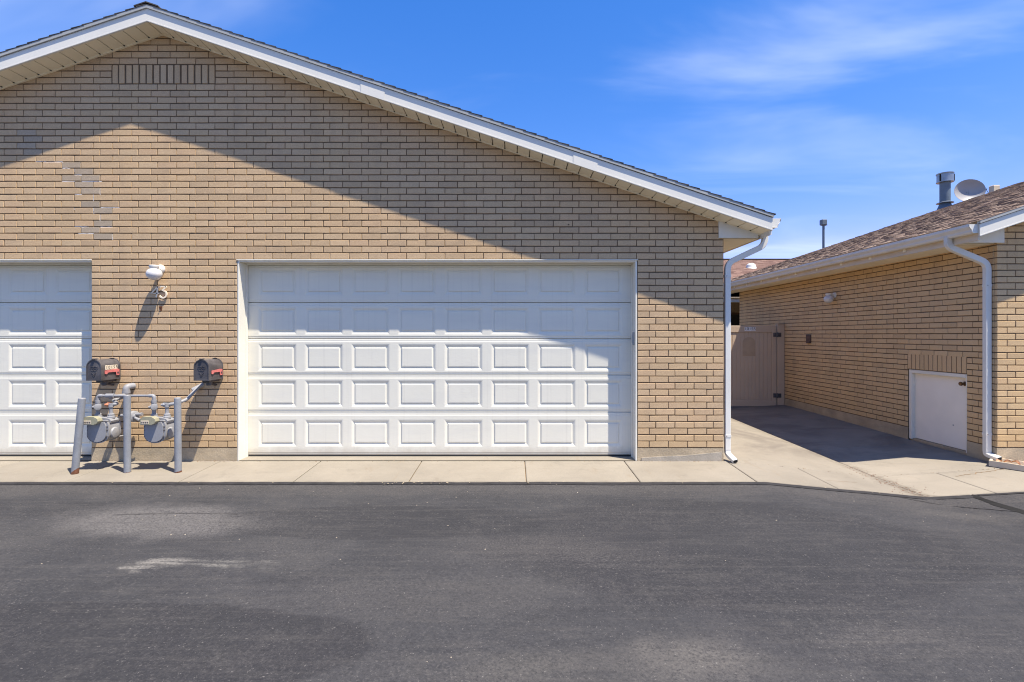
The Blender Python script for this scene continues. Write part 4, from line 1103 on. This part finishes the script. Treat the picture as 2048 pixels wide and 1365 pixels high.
# soldier lintel over the access door
s = MB(); s.box(XW-.001, XW, LN[0], LN[1], LN[2], LN[3]); ln = part('lintel', s, 'mortar', H)
n = 13; pw = (LN[1]-LN[0])/n; q = MB(); hw = (pw-JT)/2; hh = (LN[3]-LN[2]-JT)/2; q.bbox(-PROUD, .03, -hw, hw, -hh, hh, .003); qm = q.mesh('brick', M['brick_house'])
for i in range(n): link('brick', qm, ln, (XW, LN[0]+(i+.5)*pw, (LN[2]+LN[3])/2))
# access door
s = MB(); x0 = XW+.062
s.bbox(x0, x0+.035, AD[0]+.03, AD[1]-.06, -.03, AD[3]-.062, .004); ad = part('access_door', s, 'accessdoor', H)
s = MB(); s.bbox(XW+.006, XW+.12, AD[1]-.058, AD[1]-.004, -.05, AD[3]-.004, .003); s.bbox(XW+.006, XW+.12, AD[0]+.004, AD[0]+.028, -.05, AD[3]-.004, .003); s.bbox(XW+.004, XW+.12, AD[0]+.028, AD[1]-.058, AD[3]-.058, AD[3]-.004, .003)
part('door_frame', s, 'frame', ad)
s = MB(); kz = .93; ky = AD[0]+.10
s.lathe((x0-.001, ky, kz), (-1, 0, 0), [(.033, 0), (.033, .006), (.014, .012), (.013, .040), (.024, .046), (.030, .060), (.026, .075), (0, .080)], 18); part('door_knob', s, 'brass', ad, True)
s = MB(); s.lathe((x0-.001, AD[0]+.30, .30), (-1, 0, 0), [(.012, 0), (.010, .003)], 10); part('keyhole', s, 'drip', ad)
for z in (.18, .86):
    s = MB(); s.tube([(x0-.004, AD[1]-.06, z-.035), (x0-.004, AD[1]-.06, z+.035)], .007, 8); part('hinge', s, 'frame', ad, True)
s = MB(); s.box(XW+.03, XW+.2, AD[0]+.003, AD[1]-.003, -.09, -.035); part('door_sill', s, 'found', ad)
s = MB(); s.box(XW+.13, XW+.14, AD[0], AD[1], -.2, AD[3]); part('backing', s, 'dark', ad)

# roof
gable_side(H, XE2, ZE2, PK2, YF2, YR2, YW, 'shingle')
rf2 = deck(H, XE2, ZE2, PK2, YF2, YR2)
s = MB(); s.xz([(PK2, zs2(PK2)+.10), (2*PK2-XE2, ZE2+.10), (2*PK2-XE2, ZE2+.1975), (PK2, zs2(PK2)+.1975)], YF2, YR2); part('far_slope', s, 'shingle', rf2)
s = MB(); s.xz([(XE2, ZE2+.0), (PK2, zs2(PK2)), (PK2, zs2(PK2)+.197), (XE2, ZE2+.197)], YR2-.0, YR2+.02); part('rear_fascia', s, 'white', H)
zz = MB(); zz.xz([(XE2, ZE2+.1978), (PK2, zs2(PK2)+.1978), (PK2, zs2(PK2)+.2008), (XE2, ZE2+.2008)], YF2-.018, YR2+.03); part('underlay', zz, 'shingle', rf2)
# shingle tabs
rs = random.Random(21)
widths = [.12, .16, .20, .25, .30]; sm = {}
e = .142
def shingle_mesh(wi, thick, mat):
    if (wi, thick, mat) not in sm:
        L = e+.035; w_ = widths[wi]; t_ = (.006, .011)[thick]; q = MB()
        q.add([(0, 0, .002), (0, w_, .002), (L, w_, -.001), (L, 0, -.001), (0, 0, .003+t_), (0, w_, .003+t_), (L, w_, .003), (L, 0, .003)],
              [(0,1,2,3),(4,7,6,5),(0,4,5,1),(1,5,6,2),(2,6,7,3),(3,7,4,0)])
        sm[wi, thick, mat] = q.mesh('shingle', M[mat])
    return sm[wi, thick, mat]
tabs = []
th = math.atan(SL)
ncs = int(10.2/e)
for k in range(ncs):
    u = k*e-.025; y = YF2-.019-rs.uniform(0, .2); i = 0
    while y < YR2+.03:
        wi = rs.randrange(5); tk = i % 2; w_ = widths[wi]
        ys_ = max(y, YF2-.019)
        if y >= YF2-.022: tabs.append((u, y, wi, tk))
        else: tabs.append((u, YF2-.019, 0, tk)) if y+w_ > YF2+.05 else None
        y += w_+.002; i += 1
def tab_pos(u, y): return (XE2+u*math.cos(th), y, ZE2+.2005+u*math.sin(th))
def tab_score(t):
    x, y, z = tab_pos(t[0], t[1]); d = y+CAM_D
    if not in_view(x, y, z): return -1
    return widths[t[2]]/d**3*1e3
tabs.sort(key=lambda t: -tab_score(t))
for t in tabs[:300]: link('shingle', shingle_mesh(t[2], t[3], 'shingle'), rf2, tab_pos(t[0], t[1]), (0, -th, 0))
s = MB(); cs, sn = math.cos(th), math.sin(th)
for t in tabs[300:]:
    me = shingle_mesh(t[2], t[3], 'shingle'); px_, py2, pz_ = tab_pos(t[0], t[1]); off = len(s.v)
    for v in me.vertices: x, y, z = v.co; s.v.append((px_+x*cs-z*sn, py2+y, pz_+x*sn+z*cs))
    for f in me.polygons: s.f.append(tuple(i+off for i in f.vertices))
part('shingles', s, 'shingle', rf2, stuff=True)
g2, gx2, gz2 = eave(H, XE2, ZE2, XW, YF2, YR2-.02, -1, YF2+.03, nclips=11)
eave_return(H, XW, XE2, ZE2, ZE2-.034, YW-.031, YW-.009)
dx2 = XW-.058
downspout(H, [(gx2-.05, .30, gz2+.02), (gx2-.05, .30, 2.83), (dx2, .25, 2.60), (dx2, .25, .06)], [(dx2, .25, .065), (dx2, .25, .025), (dx2+.035, .11, -.005)],
          .082, .058, (1, 0, 0), [(dx2, .25, 2.30), (dx2, .25, .30)])
wall_lamp((XW-.007, 3.60, 2.43), None, 'white jar globe lamp on the shaded side wall of the right house', 'white jar globe wall lamps', -math.pi/2)
s = MB(); s.bbox(XW-.034, XW-.007, 4.41, 4.57, 1.45, 1.64, .004); s.bbox(XW-.042, XW-.0345, 4.43, 4.55, 1.46, 1.50, .002)
o = part('outlet_box', s, 'bronze'); o['label'] = 'small brown outlet box on the side wall between gate and access door'; o['category'] = 'outlet box'

# lower rear wing of the house
s = MB(); DR = .36
s.xz([(9.6, zs2(9.6)-DR), (PK2, zs2(PK2)-DR), (PK2, zs2(PK2)+.19-DR), (9.6, zs2(9.6)+.19-DR)], YR2+.05, 10.9); rw = part('rear_roof', s, 'shingle', H)
s = MB(); s.box(9.9, PK2, YR2+.1, 10.7, -.3, 3.9); part('rear_wall', s, 'far_brick', H)
def roofz(x): return zs2(x)+.19-DR
# metal flue with round cap and storm collar
fx, fy = 14.05, 10.02; bz = roofz(fx)
s = MB(); s.lathe((fx, fy, bz-.15), (0, 0, 1), [(.36, 0), (.31, .20), (.17, .56), (.15, .62)], 24); fl = part('flue', s, 'galvp', H, True)
s = MB(); s.lathe((fx, fy, bz+.36), (0, 0, 1), [(.145, -.1), (.145, .84)], 24); part('pipe', s, 'galvp', fl, True)
s = MB(); s.lathe((fx, fy, bz+.50), (0, 0, 1), [(.15, .03), (.235, -.005), (.235, -.015), (.15, -.01)], 24); part('collar', s, 'galv', fl, True)
s = MB(); s.lathe((fx, fy, bz+1.16), (0, 0, 1), [(.235, 0), (.235, .018), (.22, .02), (.22, .255), (.235, .257), (.24, .29), (.10, .32), (0, .325)], 24); part('cap', s, 'galv', fl, True)
s = MB()
for a in (R(200), R(335)): s.box(fx+.222*math.cos(a)-.03, fx+.222*math.cos(a)+.03, fy+.225*math.sin(a)-.01, fy+.225*math.sin(a)+.01, bz+1.18, bz+1.41)
part('cap_slot', s, 'dark', fl)
vx, vy = 10.05, 9.95; vz = roofz(vx)
s = MB(); s.lathe((vx, vy, vz-.1), (0, 0, 1), [(.036, 0), (.036, 1.22)], 14); vp = part('vent_pipe', s, 'galvp', H, True)
s = MB(); s.bbox(vx-.085, vx+.075, vy-.08, vy+.08, vz+1.10, vz+1.27, .01); s.box(vx-.06, vx+.10, vy-.06, vy+.06, vz+1.085, vz+1.099); part('cap', s, 'galvp', vp)

# satellite dish standing on the rear roof
dx_, dy_ = 14.83, 9.95; dz_ = roofz(dx_)
D = thing('satellite_dish', 'pale grey satellite dish on the roof between flue and small box', 'satellite dish', (dx_, dy_, dz_))
aim = Vector((-.28, -1.0, .10)).normalized(); c0 = Vector((dx_-.03, dy_, dz_+.62))
u_ = aim.cross(Vector((0, 0, 1))).normalized(); v_ = u_.cross(aim)
rows = []; s = MB(); nr, na = 7, 36
for side, dpt in ((0, 0), (1, .012)):
    for i in range(nr+1):
        r_ = .42*i/nr
        for j in range(na):
            a = 2*math.pi*j/na; h = .13*(r_/.42)**2 - dpt
            s.v.append(tuple(c0 + u_*r_*math.cos(a)*1.02 + v_*r_*math.sin(a)*.90 + aim*(h-.13)))
st = (nr+1)*na
for i in range(nr):
    for j in range(na):
        for o_ in (0, st): s.f.append((o_+i*na+j, o_+i*na+(j+1) % na, o_+(i+1)*na+(j+1) % na, o_+(i+1)*na+j))
for j in range(na): s.f.append((nr*na+j, nr*na+(j+1) % na, st+nr*na+(j+1) % na, st+nr*na+j))
part('reflector', s, 'dish', D, True)
s = MB(); s.tube(rpath([(dx_-.0, dy_+.12, dz_+.6), (dx_, dy_+.16, dz_+.30), (dx_, dy_+.14, dz_-.02)], .06), .025, 10); s.bbox(dx_-.1, dx_+.1, dy_+.04, dy_+.24, dz_-.02, dz_+.012, .004); part('mast', s, 'galv', D, True)
s = MB(); q = c0 + v_*-.38; e_ = c0+aim*.42+v_*-.52 ; s.tube([q, e_], .012, 8); s.lathe(e_, -aim, [(.02, -.05), (.03, -.04), (.03, .02), (.02, .04)], 12); part('feed_arm', s, 'galv', D, True)
bx_ = 15.55; bz_ = roofz(bx_)
J = thing('roof_box', 'small brown box with whip aerial on the roof right of the dish', 'junction box', (bx_, 9.9, bz_))
s = MB(); s.bbox(bx_-.11, bx_+.11, 9.82, 10.0, bz_-.02, bz_+.52, .015); s.bbox(bx_-.13, bx_+.13, 9.80, 10.02, bz_-.05, bz_-.0205, .008); part('case', s, 'fasciawood', J)
s = MB(); s.tube([(bx_-.12, 9.86, bz_+.12), (bx_-.27, 9.86, bz_+.32), (bx_-.30, 9.86, bz_+.38)], .008, 6); s.lathe((bx_-.30, 9.86, bz_+.38), (0, 0, 1), [(.0, 0), (.02, .01), (.02, .03), (0, .04)], 8); part('aerial', s, 'black', J)

# ---- side gate
GY = 5.54
G = thing('side_gate', 'taupe vinyl gate with black hinges and the number 10155', 'gate', (5.8, GY, -.1))
def gz_(x): return ground(x, GY)
zt = 1.85; zb_ = -.065
s = MB(); s.bbox(6.262, 6.425, GY-.06, GY+.07, gz_(6.34)-.05, zt+.035, .006); s.bbox(6.25, 6.436, GY-.072, GY+.082, zt+.036, zt+.052, .006); part('post', s, 'vinyl', G)
s = MB(); s.bbox(4.86, 5.02, GY-.06, GY+.07, gz_(4.94)-.05, zt+.035, .006); part('post', s, 'vinyl', G)
lx0, lx1 = 5.035, 6.24
s = MB(); s.bbox(lx0, lx1, GY-.028, GY+.028, zt-.155, zt, .006); part('top_rail', s, 'vinyl', G)
s = MB(); s.bbox(lx0, lx1, GY-.028, GY+.028, zb_, zb_+.15, .006); part('bottom_rail', s, 'vinyl', G)
for a, b_ in ((lx0, lx0+.075), (lx1-.095, lx1)):
    s = MB(); s.bbox(a, b_, GY-.030, GY+.030, zb_-.002, zt+.002, .006); part('stile', s, 'vinyl', G)
bw = (lx1-.096-lx0-.076)/11
q = MB(); q.bbox(-bw/2+.002, bw/2-.002, -.011, .011, zb_+.15, zt-.155, .004); qm = q.mesh('board', M['vinyl'])
for i in range(11): link('board', qm, G, (lx0+.076+(i+.5)*bw-5.8, 0, .1))
s = MB(); cxm = 5.60; s.xz([(cxm-.15, 1.13), (cxm+.15, 1.13), (cxm+.15, 1.45)] + [(cxm+.15*math.cos(a), 1.45+.13*math.sin(a)) for a in [math.pi*i/10 for i in range(1, 10)]] + [(cxm-.15, 1.45)], GY-.0125, GY-.0112); part('faded_patch', s, 'vinyl2', G)
for z in (1.635, .195):
    s = MB(); s.bbox(6.165, 6.238, GY-.045, GY-.0305, z-.05, z+.05, .006); s.bbox(6.264, 6.34, GY-.076, GY-.0605, z-.05, z+.05, .006); s.tube([(6.251, GY-.06, z-.055), (6.251, GY-.06, z+.055)], .018, 10); part('hinge', s, 'black', G)
for i, ch in enumerate('10155'):
    x = 5.513+i*.053
    s = MB(); s.bbox(x-.023, x+.023, GY-.0315, GY-.0285, zt-.122, zt-.032, .0008); tl = part('number_tile', s, 'label_white', G)
    me = text_mesh(ch, .098, 'ink', .0006, 'numeral'); link('numeral', me, tl, (x, GY-.0325, zt-.077), (R(90), 0, 0))
# fixed panel between gate post and garage block
F = thing('vinyl_fence', 'taupe vinyl fence panel joining the gate to the garage block', 'fence', (3.8, GY, -.15))
s = MB(); s.bbox(2.75, 4.855, GY-.028, GY+.028, zt-.155, zt, .006); s.bbox(2.75, 4.855, GY-.028, GY+.028, -.05, .10, .006); part('rail', s, 'vinyl', F)
n = 18; bw2 = 2.1/n; q = MB(); q.bbox(-bw2/2+.002, bw2/2-.002, -.011, .011, .10, zt-.155, .004); qm = q.mesh('board', M['vinyl'])
for i in range(n): link('board', qm, F, (2.753+(i+.5)*bw2-3.8, 0, .15))

# ---- splash tray under the right downspout
T = thing('splash_tray', 'beige plastic splash tray with dry leaves under the right downspout', 'splash block', (6.36, .14, ground(6.36, .1)))
T.rotation_euler = (0, 0, math.atan2(-.77, .64))
def tp(name, mb, mat, smooth=False): return link(name, mb.mesh(name, M[mat], smooth), T)
def tray_sec(x, w_, zf): return [(x, -w_/2-.022, 0), (x, w_/2+.022, 0), (x, w_/2+.022, zf), (x, w_/2, zf), (x, w_/2-.012, .022), (x, -w_/2+.012, .022), (x, -w_/2, zf), (x, -w_/2-.022, zf)]
s = MB(); secs = [tray_sec(0, .24, .075), tray_sec(.35, .27, .07), tray_sec(.8, .31, .06)]
for sc in secs: s.v += sc
for i in range(2):
    for j in range(8): s.f.append((i*8+j, i*8+(j+1) % 8, (i+1)*8+(j+1) % 8, (i+1)*8+j))
s.f += [tuple(range(8)), tuple(range(23, 15, -1))]
s.box(-.024, -.0005, -.142, .142, 0, .075)
tp('basin', s, 'splash')
M['leaf'] = simple('dry_leaf', (.45, .24, .13), .8, .4, 30, grain=.1)
lf = thing('dry_leaves', 'curled orange brown dry leaves lying in the beige splash tray', 'leaves', (6.42, .05, -.04)); 
lm = None
for i in range(7):
    q = MB(); L_, w_ = .09, .05
    gx_, gy_ = 6, 4; vs_ = []
    for a in range(gx_+1):
        for b2 in range(gy_+1):
            t = a/gx_; wv_ = w_*math.sin(math.pi*min(1, t*.92+.06))*(b2/gy_-.5); curl = .022*abs(b2/gy_-.5)*2 + .028*math.sin(t*3.0)
            vs_.append((L_*(t-.5), wv_, curl))
    q.add(vs_, [(a*(gy_+1)+b2, a*(gy_+1)+b2+1, (a+1)*(gy_+1)+b2+1, (a+1)*(gy_+1)+b2) for a in range(gx_) for b2 in range(gy_)])
    if lm is None: lm = q.mesh('leaf', M['leaf'], True)
    t = .02+.075*i; ax, ay = .64, -.77
    sd_ = random.uniform(-.06, .06)
    link('leaf', lm, lf, (6.40+ax*t+.77*sd_-6.42, .11+ay*t+.64*sd_-.05, -.052+.008*(i % 3)+.04), (random.uniform(-.3, .3), random.uniform(-.3, .3), random.uniform(0, 6)))

# ================================================================== FAR HOUSE
FH = thing('far_house', 'distant brick house with reddish shingle roof glimpsed behind the gate', 'building', (10, 15, 0))
ye, ze_, yr_, zr_ = 11.55, 3.16, 18.35, 5.30
s = MB(); s.yz([(ye, ze_), (yr_, zr_), (yr_, zr_-.18), (ye, ze_-.18)], 1, 22); fr = part('roof', s, 'wood', FH)
s = MB(); s.yz([(yr_, zr_), (yr_+6.8, ze_), (yr_+6.8, ze_-.18), (yr_, zr_-.18)], 1, 22); part('far_slope', s, 'shingle_red', fr)
s = MB(); rs = random.Random(9); sl = (zr_-ze_)/(yr_-ye); nrow = 46; dyr = (yr_-ye)/nrow
for k in range(nrow):
    x = 6.0+rs.uniform(-.3, 0); y0 = ye-.03+k*dyr; z0 = ze_+.004+(k*dyr-.03)*sl
    while x < 15:
        w_ = rs.uniform(.14, .34); t_ = rs.choice((.006, .013))
        s.add([(x, y0, z0+t_), (x+w_, y0, z0+t_), (x+w_, y0+dyr+.02, z0+(dyr+.02)*sl+.003), (x, y0+dyr+.02, z0+(dyr+.02)*sl+.003), (x, y0, z0), (x+w_, y0, z0)], [(0,1,2,3),(4,5,1,0)])
        x += w_+.003
part('shingles', s, 'shingle_red', fr, stuff=True)
s = MB(); s.yz([(ye-.0, ze_+.004), (yr_, zr_+.004), (yr_, zr_+.006), (ye-.0, ze_+.006)], 1, 22); part('underlay', s, 'shingle_red', fr)
s = MB(); s.bbox(1, 22, yr_-.14, yr_+.14, zr_-.02, zr_+.035, .01); part('ridge_cap', s, 'shingle_dark', fr)
s = MB(); dz0 = ze_+(16.2-ye)*sl; s.lathe((10.6, 16.2, dz0-.05), (0, .0, 1), [(.22, 0), (.21, .10), (.20, .12), (.20, .15), (.16, .21), (.08, .255), (0, .265)], 24); s.lathe((10.6, 16.2, dz0-.1), (0, 0, 1), [(.28, 0), (.22, .10)], 24); part('dome_vent', s, 'gutter', fr, True)
s = MB(); s.box(1, 22, ye, ye+.03, ze_-.20, ze_-.003); part('fascia', s, 'fasciawood', FH)
s = MB(); s.box(1, 22, ye+.03, 13.8, ze_-.22, ze_-.19); part('porch_ceiling', s, 'almond', FH)
s = MB(); s.bbox(1, 22, ye+.10, ye+.22, ze_-.36, ze_-.225, .01); part('beam', s, 'frame', FH)
s = MB(); s.box(1, 22, 13.8, 14.0, -.3, ze_-.2); part('wall', s, 'far_brick', FH)
s = MB(); s.bbox(7.2, 9.6, 13.74, 13.798, .9, 2.5, .01); wf = part('window', s, 'bronze', FH)
s = MB(); s.box(7.26, 9.54, 13.733, 13.739, .96, 2.44); part('pane', s, 'ink', wf)
s = MB(); s.box(1, 22, ye-.2, 13.8, -.33, .0); part('porch_floor', s, 'concrete', FH)
